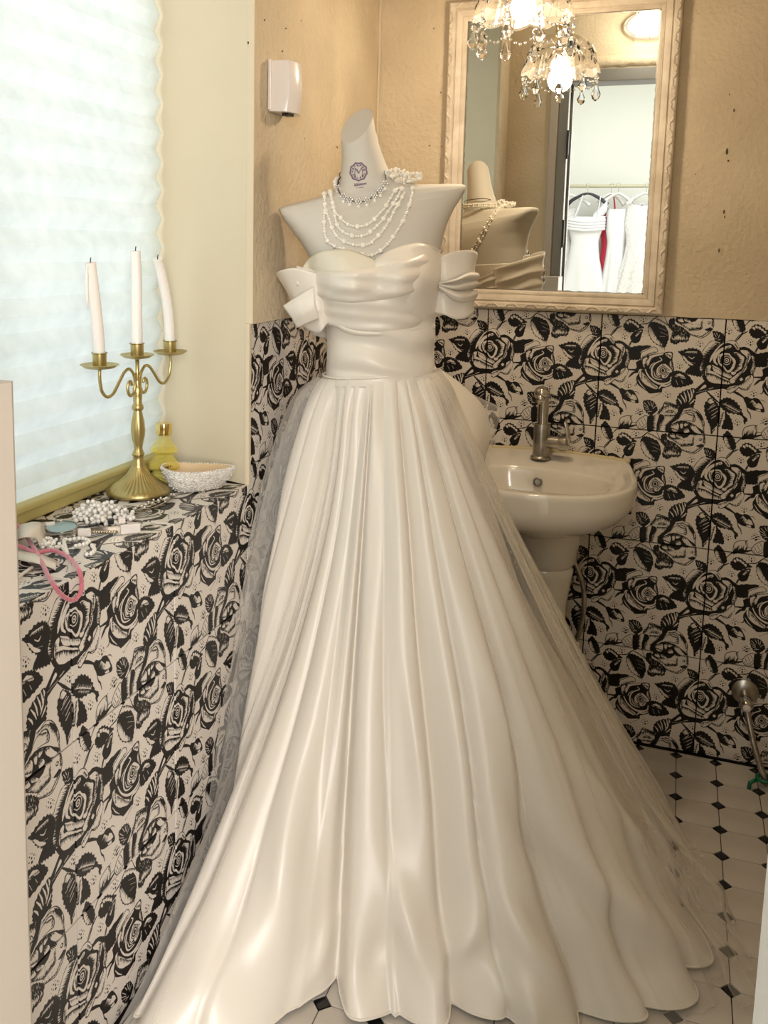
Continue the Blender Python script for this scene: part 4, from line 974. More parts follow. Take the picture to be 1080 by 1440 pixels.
for (x, y) in ((262, 262), (300, 325), (350, 352), (420, 366), (490, 356), (548, 318), (594, 270), (630, 225)):
    P = hit(*zo(x, y), .004); b = MB()
    for k in range(6):
        a = 2*PI*k/6; b.ball(P+RT*.0052*math.cos(a)+UP*.0052*math.sin(a), .0028, 7, 5)
    b.ball(P, .0025, 6, 4); fl_ = b.build('flower', M['rhinestone'], ck, smooth=True)
    b = MB(); b.ball(P-UP*.0105-FW*.001, .0042, 9, 6); b.build('pearl_drop', M['pearl'], ck, smooth=True)
b = MB(); b.tube(crom([hit(*zo(285, 175), .003) or B(-.055, .02, .42), B(-.055, -.03, .43), B(-.01, -.052, .432), B(.04, -.035, .43), hit(*zo(622, 125), .003) or B(.04, .02, .43)], 8), .0012, 6)
b.tube([B(-.055, -.045, .41), B(-.056, -.064, .39), B(-.058, -.075, .37)], .0014, 6); b.build('chain', M['dark_chain'], ck, smooth=True)
# ------------------------------------------------------------------ wall mirror
MX0, MX1, MZ0, MZ1 = .207, .789, 1.172, 1.972; fw_ = .050
mi = empty('wall_mirror', ((MX0+MX1)/2, -.001, MZ0), 'cream carved wooden framed mirror on the back wall above the washbasin', 'mirror')
b = MB(); b.box((MX0+.02, -.012, MZ0+.02), (MX1-.02, -.006, MZ1-.02)); b.build('mirror_glass', M['mirror'], mi)
prof = [(0, 0), (0, .014), (.002, .020), (.005, .022), (.015, .022), (.018, .020), (.019, .016), (.021, .016), (.023, .0195), (.030, .018), (.037, .0155), (.039, .013), (.040, .0145), (.047, .013), (.050, .011), (.050, .006)]
cor = [(MX0, MZ0, 1, 1), (MX1, MZ0, -1, 1), (MX1, MZ1, -1, -1), (MX0, MZ1, 1, -1)]
for k in range(4):
    a, c = cor[k], cor[(k+1) % 4]
    L = math.hypot(c[0]-a[0], c[1]-a[1]); ux, uz = (c[0]-a[0])/L, (c[1]-a[1])/L; nx, nz = -uz, ux
    P = [[V((q[0]+q[2]*d, -.006-h, q[1]+q[3]*d)) for d, h in prof] for q in (a, c)]
    b = MB(); b.grid(P, cv=True); sd = b.build('frame_side', M['wood_frame'], mi)
    def fp(s, d, h): return V((a[0]+ux*s+nx*d, -.006-h, a[1]+uz*s+nz*d))
    b = MB(); n = int((L-.03)/.026); st = (L-.03)/n
    for i in range(n):
        s0 = .015+i*st; f = 1 if i % 2 else -1
        sc = [fp(s0+st*t, .0095+f*.0042*math.sin(2*PI*t*.95+.3), .0215) for t in np.linspace(0, 1, 9)]
        b.tube(sc, [.0014+.0020*math.sin(PI*q/8) for q in range(9)], 5)
        cu = [fp(s0+st*.5+(.0052-.0007*q)*math.cos(q*.9), .0095-f*.002+(.0052-.0007*q)*math.sin(q*.9)*f, .0215) for q in range(7)]
        b.tube(cu, [.0017]*6+[.0026], 5)
    b.build('carved_scroll', M['wood_frame'], sd, smooth=True)
    b = MB(); s0 = fw_
    while s0 < L-fw_: b.ball(fp(s0, .0435, .0135), .0017, 6, 4); s0 += .0044
    b.build('bead_row', M['wood_frame'], sd, smooth=True)
    b = MB(); P = []; m_ = int((L-2*fw_)/.008)
    for i in range(m_+1):
        s0 = fw_+(L-2*fw_)*i/m_; P.append([fp(s0, fw_, .0066), fp(s0, fw_+.0022+.0028*max(0, noise.noise(V((s0*60, k, 1))))+.002*random.random(), .0066)])
    b.grid(P); b.build('worn_edge', M['silver'], mi)

# ------------------------------------------------------------------ pendant lamp
PC = V((.458, -.35, 1.857)); RZ = 1.848
ch = empty('pendant_lamp', (PC.x, PC.y, CZ), 'lit glass pendant lamp with scalloped shade and crystal drops before the mirror', 'lamp')
nsc = 10; RR = .1
def scal(a, h): return 1+.035*math.cos(nsc*a)*smooth(.95, 0, h/.095) if h < .09 else 1
def shade_pt(a, t):
    r = RR*(math.sin(t*PI/2)**.62)*(1+.09*smooth(.85, 1, t)); h = .10*math.cos(t*PI/2)**.9 if t < 1 else 0
    fl = 1+.022*math.cos(a*nsc)*smooth(.2, .9, t)+.012*abs(math.cos(a*nsc*2.5))*smooth(.3, .7, t)
    z = h-.010*abs(math.cos(a*nsc/2))*smooth(.8, 1, t)
    return V((PC.x+r*fl*math.cos(a), PC.y+r*fl*math.sin(a), RZ+z))
b = MB(); b.grid([[shade_pt(2*PI*k/160, t) for k in range(160)] for t in np.linspace(.22, 1, 26)], cv=True)
sh = b.build('shade', M['shade'], ch, smooth=True, solid=.003)
b = MB()                                     # pressed star cuts round the shade
for k in range(nsc):
    a0 = 2*PI*(k+.5)/nsc; c = .72
    for q in range(8):
        an = 2*PI*q/8; p0 = shade_pt(a0, c); p1 = shade_pt(a0+.27*math.cos(an), min(.98, max(.35, c+.24*math.sin(an))))
        n = V((p0.x-PC.x, p0.y-PC.y, .03)).normalized()*.002
        b.tube([p0+n, p0.lerp(p1, .5)+n, p1+n], [.0034, .0026, .0010], 5)
b.build('star_cut', M['crystal'], sh, smooth=True)
b = MB(); b.ball(PC+V((0, 0, .006)), .029, 24, 16); bu = b.build('bulb', M['bulb'], ch, smooth=True)
l = bpy.data.lights.new('bulb_light', 'POINT'); l.energy = 8; l.color = (1.0, .80, .55); l.shadow_soft_size = .035
o = bpy.data.objects.new('bulb_light', l); C.objects.link(o); o.location = PC-V((0, 0, .034)); bu.visible_shadow = True
b = MB(); b.lathe([(.026, .088), (.028, .092), (.020, .10), (.019, .125), (.021, .128), (.013, .14), (.010, .15), (.006, .155), (.004, .16)], (PC.x, PC.y, RZ), 28)
for a in (0, 2.1, 4.2): b.tube([V((PC.x+r_*math.cos(a), PC.y+r_*math.sin(a), RZ+.094)) for r_ in (.02, .036)], .002, 6)
b.build('lamp_holder', M['brass'], ch, smooth=True, auto=40)
b = MB(); b.tube([V((PC.x, PC.y, RZ+.155)), V((PC.x, PC.y, CZ-.02))], .003, 8); b.build('stem', M['brass'], ch, smooth=True)
b = MB(); b.lathe([(.05, 0), (.048, -.012), (.03, -.022), (.006, -.026)], (PC.x, PC.y, CZ), 28); b.build('ceiling_rose', M['brass'], ch, smooth=True)
def drop(c, Lh, w):
    c = V(c); bb = MB(); prof_ = [(0.0, 0), (w*.35, -Lh*.08), (w*.45, -Lh*.25), (w*1.0, -Lh*.60), (w*.55, -Lh*.88), (0, -Lh)]
    P = []
    for r_, h in prof_: P.append([c+V((max(r_, .0002)*math.cos(2*PI*k/6), max(r_, .0002)*.55*math.sin(2*PI*k/6), h)) for k in range(6)])
    bb.grid(P, cv=True); return bb
for k in range(nsc):
    a = 2*PI*k/nsc+.2; p = shade_pt(a, 1); top = p-V((0, 0, .002))
    b = MB(); b.tube([top+V((.006*math.sin(t), 0, -.006+.006*math.cos(t))) for t in np.linspace(0, 2*PI, 13)[:-1]], .0007, 5, closed=True)
    ring = b.build('drop_ring', M['chrome'], ch, smooth=True)
    L1 = .040+.008*(k % 3 == 0)
    b = MB(); b.ball(top-V((0, 0, .019)), .0068, 8, 4, sc=(1, .6, 1)); 
    if k % 2 == 0: b.ball(top-V((0, 0, .031)), .005, 8, 4, sc=(1, .6, 1))
    b.build('octagon_bead', M['crystal'], ch)
    z0 = .027 if k % 2 else .037
    d_ = drop(top-V((0, 0, z0)), L1, .0135).build('crystal_drop', M['crystal'], ch)
    q = shade_pt(a+2*PI/nsc, 1)-V((0, 0, .002)); b = MB()      # bead swag to the next scallop
    for i in range(1, 6):
        t = i/6; m_ = top.lerp(q, t)-V((0, 0, .012+.022*math.sin(PI*t))); b.ball(m_, .0038, 7, 4, sc=(1, 1, .8))
    b.build('bead_swag', M['crystal'], ch)

# ------------------------------------------------------------------ bulkhead lamp over the door (in the mirror)
bk = empty('bulkhead_lamp', (.63, RY+.018, 2.33), 'lit oval caged bulkhead lamp over the doorway, seen in the mirror', 'lamp')
b = MB(); P = []
for r_, y in ((1.0, 0), (1.0, .02), (.9, .028)): P.append([V((.63+.115*r_*math.cos(t), RY+.008+y, 2.33+.062*r_*math.sin(t))) for t in np.linspace(0, 2*PI, 33)[:-1]])
b.grid(P, cv=True); b.build('housing', M['white_hanger'], bk, smooth=True, auto=40)
b = MB(); b.ball((.63, RY+.03, 2.33), 1, 24, 12, sc=(.10, .045, .052)); b.build('glass_cover', M['lamp_glass'], bk, smooth=True)
l = bpy.data.lights.new('bulkhead_light', 'POINT'); l.energy = 5.0; l.color = (1.0, .90, .74); l.shadow_soft_size = .05
o = bpy.data.objects.new('bulkhead_light', l); C.objects.link(o); o.location = (.63, RY+.20, 2.31)
b = MB()
for s_ in (-.06, 0, .06): b.tube([V((.63+s_, RY+.025+.055*math.sin(t), 2.33+.06*math.cos(t))) for t in np.linspace(0, PI, 12)], .003, 6)
b.tube([V((.63+.112*math.cos(t), RY+.025+.055*math.sin(t), 2.33)) for t in np.linspace(0, PI, 16)], .003, 6); b.build('cage', M['white_hanger'], bk, smooth=True)

# ------------------------------------------------------------------ washbasin
BX, BZ = .513, .768
sk_ = empty('washbasin', (BX, 0, 0), 'cream ceramic pedestal washbasin on the back wall, half hidden by the gown', 'washbasin')
def outl(a, g_=1.0):          # D shaped plan; a: 0 right, PI left, through the front
    x = .245*math.cos(a); s_ = math.sin(a)
    y = -.15-.245*s_ if s_ > 0 else -.15
    return x*g_, (y+.15)*g_-.15
NA_ = 96
def plan(k, g_, yb):
    t = k/NA_
    if t < .62:
        a = PI*t/.62; c, s_ = math.cos(a), math.sin(a)
        x = math.copysign(abs(c)**.86, c)*.247; y = -.17-.225*abs(s_)**.9
        return V((BX+x*g_, -.17+(y+.17)*g_, 0))
    tt = (t-.62)/.38                                             # round the back
    if tt < .25: q = tt/.25; return V((BX-.247*g_+(.03*q*q), -.17+(.17-yb)*q, 0))
    if tt < .75: q = (tt-.25)/.5; return V((BX+(-.247*g_+.03)*(1-q)+(.247*g_-.03)*q, -yb, 0))
    q = (tt-.75)/.25; return V((BX+.247*g_-.03*(1-q)**2, -yb+(-.17+yb)*q, 0))
def zl(p): return .006*smooth(-.1, 0, p.y)+.018*smooth(-.075, -.01, p.y)*(.55+.45*math.cos((p.x-BX)*8))
rows = []
def ring(g_, yb, dz, bowl=None):
    r_ = []
    for k in range(NA_):
        p = plan(k, g_, yb); p.z = BZ+dz+(zl(p) if dz > -.03 else 0); r_.append(p)
    return r_
def bowl(g_, z):
    r_ = []
    for k in range(NA_):
        a = 2*PI*k/NA_; q = plan(k, 1, .005); ang = math.atan2(q.y+.225, q.x-BX)
        c, s_ = math.cos(ang), math.sin(ang); n_ = 2.5
        x = math.copysign(abs(c)**(2/n_), c)*.185*g_; y = math.copysign(abs(s_)**(2/n_), s_)*(.118)*g_
        r_.append(V((BX+x, -.238+y, z)))
    return r_
def under(g_, yb, z, gy):
    r_ = []
    for k in range(NA_):
        p = plan(k, 1, yb); r_.append(V((BX+(p.x-BX)*g_, min(-.004, -.004+(p.y+.004)*gy), z)))
    return r_
rows = [under(.30, .004, BZ-.165, .45), under(.42, .004, BZ-.155, .55), under(.66, .004, BZ-.128, .76), under(.86, .004, BZ-.095, .93), under(.97, .004, BZ-.062, .995), ring(1.0, .004, -.042), ring(1.0, .004, -.015), ring(.995, .004, -.004), ring(.98, .006, 0), ring(.95, .010, 0.0005)]
rows += [bowl(1.05, BZ+.0005), bowl(1.02, BZ-.002), bowl(.99, BZ-.009), bowl(.95, BZ-.032), bowl(.86, BZ-.075), bowl(.62, BZ-.115), bowl(.25, BZ-.128), bowl(.05, BZ-.13)]
b = MB(); b.grid(rows, cv=True); n = NA_; b.f += [tuple(range(n))[::-1], tuple((len(rows)-1)*n+i for i in range(n))]; b.m += [0, 0]
b.build('basin', M['ceramic'], sk_, smooth=True, auto=60)
b = MB(); b.lathe([(.075, .0), (.08, .004), (.078, .02), (.066, .06), (.058, .15), (.056, .30), (.060, .42), (.070, .49), (.072, .505), (.066, .515), (.078, .53), (.088, .612)], (BX+.03, -.125, 0.0015), 40, ripple=lambda a, h: 1-.10*max(0, math.sin(a))**2); b.build('pedestal', M['ceramic'], sk_, smooth=True, auto=60)
b = MB(); b.lathe([(.0125, 0), (.0125, .002), (.0095, .003), (.0075, .0005)], (BX, -.1335, BZ-.034), 20, ax=(0, -1, .25)); b.build('overflow_ring', M['worn_chrome'], sk_, smooth=True, auto=40)
b = MB(); b.lathe([(.02, 0), (.02, .003), (.015, .004)], (BX, -.238, BZ-.131), 20); b.build('drain', M['worn_chrome'], sk_, smooth=True, auto=40)
b = MB(); pts = []
for k in range(40):
    q = k/39; x = BX-.22+.44*q; pts.append(V((x, -.006, BZ+.006+.018*(.55+.45*math.cos((x-BX)*8))+.0015*noise.noise(V((x*60, 0, 0))))))
b.tube(pts, .0065, 6); b.build('caulk', M['stain'], sk_, smooth=True)
ft = empty('tap', (BX-.005, -.062, BZ+.016), 'tall chrome mixer tap with side lever on the washbasin', 'tap')
fx, fy2, fz = BX-.005, -.062, BZ+.014
b = MB(); b.lathe([(.027, 0), (.027, .004), (.0225, .008), (.0215, .03), (.0215, .088), (.0205, .092)], (fx, fy2, fz), 32); b.build('body', M['worn_chrome'], ft, smooth=True, auto=40)
b = MB(); b.lathe([(.0145, .09), (.0145, .165), (.0165, .17)], (fx, fy2, fz), 28); b.build('riser', M['chrome'], ft, smooth=True, auto=40)
b = MB(); b.ball((fx-.004, fy2-.006, fz+.177), .021, 24, 14, sc=(1, 1, .8)); b.tube([V((fx-.004, fy2-.012, fz+.168)), V((fx-.006, fy2-.03, fz+.158))], .011, 14); b.build('spout_head', M['chrome'], ft, smooth=True)
b = MB(); b.tube([V((fx+.012, fy2, fz+.045)), V((fx+.05, fy2-.004, fz+.046))], .0165, 20); b.lathe([(.019, 0), (.0205, .004), (.0205, .020), (.014, .026)], (fx+.046, fy2-.004, fz+.046), 24, ax=(1, -.1, .0)); hd = b.build('valve', M['worn_chrome'], ft, smooth=True, auto=40)
b = MB(); P = crom([(fx+.066, fy2-.006, fz+.036), (fx+.070, fy2-.012, fz+.062), (fx+.066, fy2-.014, fz+.088), (fx+.060, fy2-.010, fz+.105)], 6); b.tube(P, [.0075-.002*i/18 for i in range(19)], 10, flat=.55); b.build('lever', M['chrome'], ft, smooth=True)
hs = empty('supply_hose', (.60, -.03, .40), 'braided metal water hose hanging beside the basin pedestal', 'hose')
b = MB(); P = crom([(.565, -.05, .585), (.60, -.045, .52), (.632, -.045, .45), (.640, -.04, .38), (.632, -.032, .31), (.620, -.024, .27)], 8); b.tube(P, [.0062+.0006*(i % 2) for i in range(len(P))], 10); b.build('braid', M['worn_chrome'], hs, smooth=True)
b = MB(); b.lathe([(.010, 0), (.010, .02), (.008, .022), (.008, .03)], (.619, -.024, .245), 6); b.lathe([(.016, 0), (.016, .003), (.012, .006)], (.619, -.001, .25), 20, ax=(0, -1, 0)); b.lathe([(.009, 0), (.009, .026)], (.619, -.001, .25), 14, ax=(0, -1, 0)); b.build('stop_valve', M['chrome'], hs, smooth=True, auto=40)
b = MB(); b.lathe([(.008, 0), (.009, .004), (.009, .012), (.006, .014)], (.619, -.030, .232), 12, ax=(0, -1, 0)); b.build('red_handle', M['redplastic'], hs, smooth=True, auto=40)

# ------------------------------------------------------------------ wall pipe at the right edge
pp = empty('wall_pipe', (1.054, -.001, .195), 'chrome pipe on a round wall flange at the right edge of the back wall', 'pipe')
b = MB(); b.lathe([(.033, 0), (.033, .003), (.024, .009), (.016, .012)], (1.054, -.0005, .200), 30, ax=(0, -1, 0)); b.build('wall_flange', M['worn_chrome'], pp, smooth=True, auto=40)
b = MB(); b.lathe([(.014, .01), (.014, .04), (.017, .043), (.017, .06), (.012, .066), (.010, .072)], (1.054, 0, .197), 24, ax=(.02, -1, -.12)); b.build('elbow', M['chrome'], pp, smooth=True, auto=40)
b = MB(); b.ball((1.055, -.071, .188), .0105, 14, 10, sc=(1, .5, 1)); b.build('centre_cap', M['plastic'], pp, smooth=True)
b = MB(); b.tube(crom([(1.056, -.05, .18), (1.066, -.065, .14), (1.084, -.085, .08), (1.112, -.105, .012)], 8), .0075, 14); b.build('pipe_run', M['worn_chrome'], pp, smooth=True)
gcp = empty('hose_clip', (1.105, -.10, .0), 'green plastic clip round the foot of the chrome wall pipe', 'clip')
b = MB(); b.tube([V((1.106+.017*math.cos(t), -.100+.017*math.sin(t), .026)) for t in np.linspace(0, 2*PI, 21)[:-1]], .0055, 8, closed=True); b.build('clip_ring', M['green'], gcp, smooth=True)
b = MB(); b.tube([V((1.088, -.108, .024)), V((1.072, -.116, .016)), V((1.07, -.12, .001))], .005, 8); b.build('clip_tail', M['green'], gcp, smooth=True)

# ------------------------------------------------------------------ soap dispenser on the left wall
dp = empty('soap_dispenser', (.008, -.66, 1.60), 'white wall-mounted soap dispenser box with curved front on the tan wall', 'dispenser')
z0, z1 = 1.601, 1.703; ya, yb_ = -.716, -.640
b = MB(); P = []
for i in range(9):
    t = i/8; z = z0+(z1-z0)*t; o_ = .045+.006*math.sin(PI*t*.9)
    sec = [(.0078, ya), (.030+.010*(1-t), ya)]+[(o_*(1.0)+.012*math.sin(PI*q), ya+(yb_-ya)*q) for q in np.linspace(.06, .94, 9)]+[(.034, yb_), (.0078, yb_)]
    P.append([V((x, y, z+(.006*(x-.03)*-8 if i == 0 else 0))) for x, y in sec])
b.grid(P, cv=True); n = len(P[0]); b.f += [tuple(range(n))[::-1], tuple(8*n+i for i in range(n))]; b.m += [0, 0]
b.build('case', M['plastic'], dp, smooth=True, auto=30, bevel=.0015)
b = MB(); b.box((.028, ya+.02, z0-.006), (.046, ya+.045, z0+.001)); b.build('nozzle', M['black'], dp, bevel=.002)
b = MB(); b.box((.0075, ya-.0035, z0+.004), (.014, yb_+.003, z1+.002)); b.build('back_plate', M['plastic'], dp, bevel=.001)
# ------------------------------------------------------------------ things on the window sill
SZ = SILL+.0006
def sl(px, py, h=0.0):
    return on_plane(px, py, V((0, 0, SZ+h)), V((0, 0, 1)))
def z5(x, y, h=0.0): return sl(x/4.909, 690+y/4.909, h)
# candelabra
KX, KY = -.170, -.938
ka = empty('candelabra', (KX, KY, SZ), 'brass three-armed candelabra with fluted round foot on the window sill', 'candelabra')
def flute(a, h): return 1+.045*math.cos(a*36)*smooth(.012, .02, h)*(1-smooth(.034, .045, h))
b = MB(); b.lathe([(.050, 0), (.062, .001), (.064, .005), (.063, .010), (.057, .015), (.050, .019), (.040, .025), (.030, .033), (.022, .043), (.0165, .052), (.0145, .056)], (KX, KY, SZ), 180, ripple=flute); b.build('foot', M['brass'], ka, smooth=True, auto=60)
def octo(a, h): return 1+.03*math.cos(8*a)*smooth(.075, .085, h)*(1-smooth(.15, .16, h))
b = MB(); b.lathe([(.0145, .055), (.0125, .060), (.0130, .064), (.0105, .070), (.0100, .076), (.0128, .081), (.0105, .086), (.0082, .092), (.0095, .102), (.0128, .117), (.0140, .130), (.0128, .145), (.0095, .162), (.0080, .170), (.0108, .1715), (.0118, .176), (.0105, .181), (.0085, .183), (.0090, .200), (.0098, .214), (.0080, .217), (.0050, .222), (.0045, .23)], (KX, KY, SZ), 48, ripple=octo); b.build('stem', M['brass'], ka, smooth=True, auto=50)
b = MB(); b.tube([V((KX, KY, SZ+.20)), V((KX, KY, SZ+.28))], .0040, 12)
for s_ in (-1, 1): b.tube([V((KX, KY+s_*.006, SZ+.212)), V((KX, KY+s_*.008, SZ+.235)), V((KX, KY+s_*.005, SZ+.245))], .003, 8)
b.build('centre_rod', M['brass'], ka, smooth=True)
def cupset(y, z, r, par):
    b = MB(); b.lathe([(.004, -.004), (.010, -.003), (r*.75, .000), (r, .006), (r-.0015, .0068), (r*.7, .003), (.011, .0025)], (KX, y, z), 40, cap=False); b.build('drip_plate', M['brass'], par, smooth=True, auto=50)
    b = MB(); b.lathe([(.0118, .002), (.0125, .004), (.0128, .026), (.0150, .0275), (.0150, .0287), (.0118, .028), (.0112, .012), (.001, .011)], (KX, y, z), 32); b.build('candle_cup', M['brass'], par, smooth=True, auto=40)
cupset(KY, SZ+.276, .034, ka)
ARM = [(.125, .266), (.1255, .250), (.120, .226), (.103, .212), (.083, .216), (.062, .236), (.045, .252), (.028, .256), (.013, .243), (.0085, .222), (.014, .207), (.026, .203), (.034, .214), (.032, .228), (.024, .231), (.020, .223)]
for s_ in (-1, 1):
    P = crom([V((KX, KY+s_*a, SZ+h)) for a, h in ARM], 6)
    b = MB(); b.tube(P, .0031, 10); ar = b.build('arm', M['brass'], ka, smooth=True); cupset(KY+s_*.125, SZ+.270, .036, ka)
def candle(path, r0, r1, label, drip=False):
    pts = crom([V((KX, y, z)) for y, z in path], 8); n = len(pts)
    t = empty('candle', pts[0], label, 'candle', 'candles in the candelabra')
    b = MB(); b.tube(pts, [r0+(r1-r0)*i/(n-1)*(1)+(.0006 if i == n-1 else 0) for i in range(n)], 24); b.build('wax', M['wax'], t, smooth=True, auto=50)
    b = MB(); e = pts[-1]; b.tube([e-V((0, 0, .003)), e+V((0, .0008, .005)), e+V((0, .002, .009))], .0010, 6); b.build('wick', M['black'], t, smooth=True)
    if drip:
        b = MB(); s0 = pts[-2]; b.tube(crom([s0+V((0, -.011, .004)), s0+V((0, -.0125, -.02)), s0+V((0, -.0125, -.05)), s0+V((0, -.0115, -.075))], 5), [.002]*4+[.0032]*9+[.0015]*3, 8); b.build('wax_drip', M['wax'], t, smooth=True)
candle([(KY-.125, SZ+.283), (KY-.129, SZ+.34), (KY-.137, SZ+.40), (KY-.148, SZ+.463)], .0112, .0098, 'white candle with a wax run down its side, left arm of the candelabra', True)
candle([(KY, SZ+.289), (KY, SZ+.37), (KY+.001, SZ+.43), (KY-.002, SZ+.484)], .0112, .0096, 'straight white candle in the middle cup of the candelabra')
candle([(KY+.125, SZ+.283), (KY+.122, SZ+.33), (KY+.112, SZ+.385), (KY+.092, SZ+.44), (KY+.078, SZ+.468)], .0108, .0096, 'bent white candle leaning inwards, right arm of the candelabra')
# perfume bottle
pc = sl(231, 682); pc = V((pc.x, pc.y, SZ))
pf = empty('perfume_bottle', pc, 'tiered glass perfume bottle with gold cap behind the candelabra', 'perfume bottle')
def tier(pr, n=6, sq=.62, rot=.35):
    P = []
    for r_, h in pr:
        row = []
        for k in range(n):
            a = 2*PI*k/n+rot; row.append(pc+V((0, 0, h))+RT*(r_*math.cos(a))+RT.cross(V((0, 0, 1)))*(r_*sq*math.sin(a)))
        P.append(row)
    return P
b = MB(); pr = [(.024, 0), (.036, .004), (.037, .016), (.026, .030), (.0255, .032), (.036, .038), (.0355, .046), (.021, .064), (.0205, .066), (.0325, .072), (.032, .078), (.016, .098), (.0135, .101), (.0135, .109)]
P = tier(pr); b.grid(P, cv=True); n = 6; b.f += [tuple(range(n))[::-1], tuple((len(P)-1)*n+i for i in range(n))]; b.m += [0, 0]; b.build('bottle', M['perfume'], pf)
b = MB(); P = tier([(r_*.86, max(h, .004)) for r_, h in pr[:11]]); b.grid(P, cv=True); b.f += [tuple(range(n))[::-1], tuple((len(P)-1)*n+i for i in range(n))]; b.m += [0, 0]; b.build('perfume_liquid', M['perfume'], pf)
b = MB(); b.lathe([(.0165, .108), (.0172, .110), (.0172, .130), (.0165, .132)], pc, 28); b.build('cap', M['gold'], pf, smooth=True, auto=40)
b = MB()
fr = (CAM-pc); fr.z = 0; fr.normalize(); rt = V((0, 0, 1)).cross(fr)
LET = {'H': [((0, 0), (0, 1)), ((.7, 0), (.7, 1)), ((0, .5), (.7, .5))], 'O': [((0, 0), (0, 1)), ((0, 1), (.7, 1)), ((.7, 1), (.7, 0)), ((.7, 0), (0, 0))], 'N': [((0, 0), (0, 1)), ((0, 1), (.7, 0)), ((.7, 0), (.7, 1))], 'E': [((0, 0), (0, 1)), ((0, 1), (.7, 1)), ((0, .5), (.6, .5)), ((0, 0), (.7, 0))], 'Y': [((0, 1), (.35, .5)), ((.7, 1), (.35, .5)), ((.35, .5), (.35, 0))]}
for i, c in enumerate('HONEY'):
    for (x0, y0), (x1, y1) in LET[c]:
        o_ = pc+V((0, 0, .040))+fr*.024; s_ = .0042; f0 = lambda x, y: o_+rt*((i*.95+x)*s_-.004)+V((0, 0, y*s_*1.1+i*.0006)); b.tube([f0(x0, y0), f0(x1, y1)], .0005, 4)
b.build('bottle_print', M['black'], pf)
# sequined shell dish
dc = V((-.086, -.868, SZ)); ax_ = V((.83, .56, 0)).normalized(); ay_ = V((-ax_.y, ax_.x, 0))
ds = empty('shell_dish', dc, 'shell-shaped trinket dish covered in white sequins at the end of the sill', 'dish')
def dishp(a, r_, h):
    c, s_ = math.cos(a), math.sin(a); L_ = .070*(1+.10*c); k = 1+.10*max(0, math.cos(a))**6
    return dc+ax_*(L_*k*r_*c)+ay_*(.043*r_*s_*(1-.25*c))+V((0, 0, h+.004*max(0, -c)*h/.04))
R_ = [(.50, 0), (.62, .002), (.80, .014), (.94, .030), (1.0, .043), (.985, .0455), (.95, .043), (.88, .028), (.72, .012), (.4, .006), (.05, .005)]
P = [[dishp(2*PI*k/56, r_, h) for k in range(56)] for r_, h in R_]
b = MB(); b.grid(P[:6], cv=True); b.f.append(tuple(range(56))[::-1]); b.m.append(0); b.build('shell_outside', M['sparkle'], ds, smooth=True)
M['dish_in'] = mat('tan_shell_lining', (.62, .46, .26), .5)
b = MB(); b.grid(P[5:], cv=True); l_ = 5*56; b.f.append(tuple(l_+i for i in range(56))); b.m.append(0); b.build('shell_lining', M['dish_in'], ds, smooth=True)
b = MB()
for k in range(420):
    a = random.uniform(0, 2*PI); t = random.random(); i = min(4, int(1+t*4)); f = t*4+1-i
    r0, h0 = R_[i]; r1, h1 = R_[min(5, i+1)]; p = dishp(a, r0+(r1-r0)*min(1, f)+.02, h0+(h1-h0)*min(1, f)); b.ball(p, random.uniform(.0009, .0018), 5, 4)
for k in range(70): b.ball(dishp(2*PI*k/70, .99, .0462), .0016, 6, 4)
stuff(b.build('sequins', M['rhinestone'], ds))
# pearl heap
hp = empty('pearl_string', z5(700, 190), 'heaped long string of white pearls in front of the candelabra foot', 'necklace')
b = MB(); cen = z5(715, 185)
ex_, ey_ = (z5(930, 185)-cen), (z5(715, 110)-cen)
taken = []
for k in range(420):
    a, r_ = random.uniform(0, 2*PI), math.sqrt(random.random()); x, y = r_*math.cos(a), r_*math.sin(a)
    p = cen+ex_*x+ey_*y*.9; lim = .024*(1-r_**1.6)*(1.2-.5*x)
    zq = .0045
    while any((V((p.x, p.y, SZ+zq))-q).length < .0080 for q in taken): zq += .0012
    if zq > lim+.006 or len(taken) > 150: continue
    taken.append(V((p.x, p.y, SZ+zq)))
for q in taken: b.ball(q, .0043, 10, 7)
stuff(b.build('pearls', M['pearl_white'], hp, smooth=True))
s2 = empty('pearl_bracelet', z5(430, 370), 'loose short strand of white pearls near the pink cord', 'necklace')
b = MB()
for q in even(crom([z5(x, y, .004) for x, y in ((285, 330), (330, 345), (370, 350), (330, 378), (375, 398), (425, 385), (450, 420), (465, 440), (440, 345), (480, 338), (560, 330), (612, 345), (600, 362), (540, 378), (510, 385))], 6), .0072): b.ball(q, .0037, 9, 6)
for k in range(34): q = z5(random.gauss(345, 32), random.gauss(362, 24), .009); b.ball(q, .0032, 8, 6)
stuff(b.build('pearls', M['pearl_white'], s2, smooth=True)); b = MB()
for q in even(crom([z5(x, y, .004) for x, y in ((635, 378), (652, 410), (628, 436), (590, 440))], 6), .0072): b.ball(q, .0037, 9, 6)
stuff(b.build('pearl_end', M['pearl_white'], s2, smooth=True))
# hair band with white grips
hb = empty('hair_band', z5(700, 290), 'silver hair band with square white grips lying beside the pearls', 'hair band')
P = crom([z5(x, y, h) for x, y, h in ((290, 300, .002), (400, 310, .002), (520, 290, .004), (640, 275, .008), (760, 268, .009), (900, 262, .008), (960, 262, .007))], 8)
b = MB()
for i in range(len(P)-1):
    t = (P[i+1]-P[i]).normalized(); s_ = t.cross(V((0, 0, 1)))*.0008; h = V((0, 0, .0055 if i > 14 else .002))
    b.add([P[i]-s_-h, P[i+1]-s_-h, P[i+1]-s_+h, P[i]-s_+h, P[i]+s_-h, P[i+1]+s_-h, P[i+1]+s_+h, P[i]+s_+h], [(0, 1, 2, 3), (7, 6, 5, 4), (3, 2, 6, 7), (0, 4, 5, 1)])
for x in range(640, 820, 18): b.ball(z5(x, 285, .011), .0030, 8, 6)
b.build('band', M['silver'], hb)
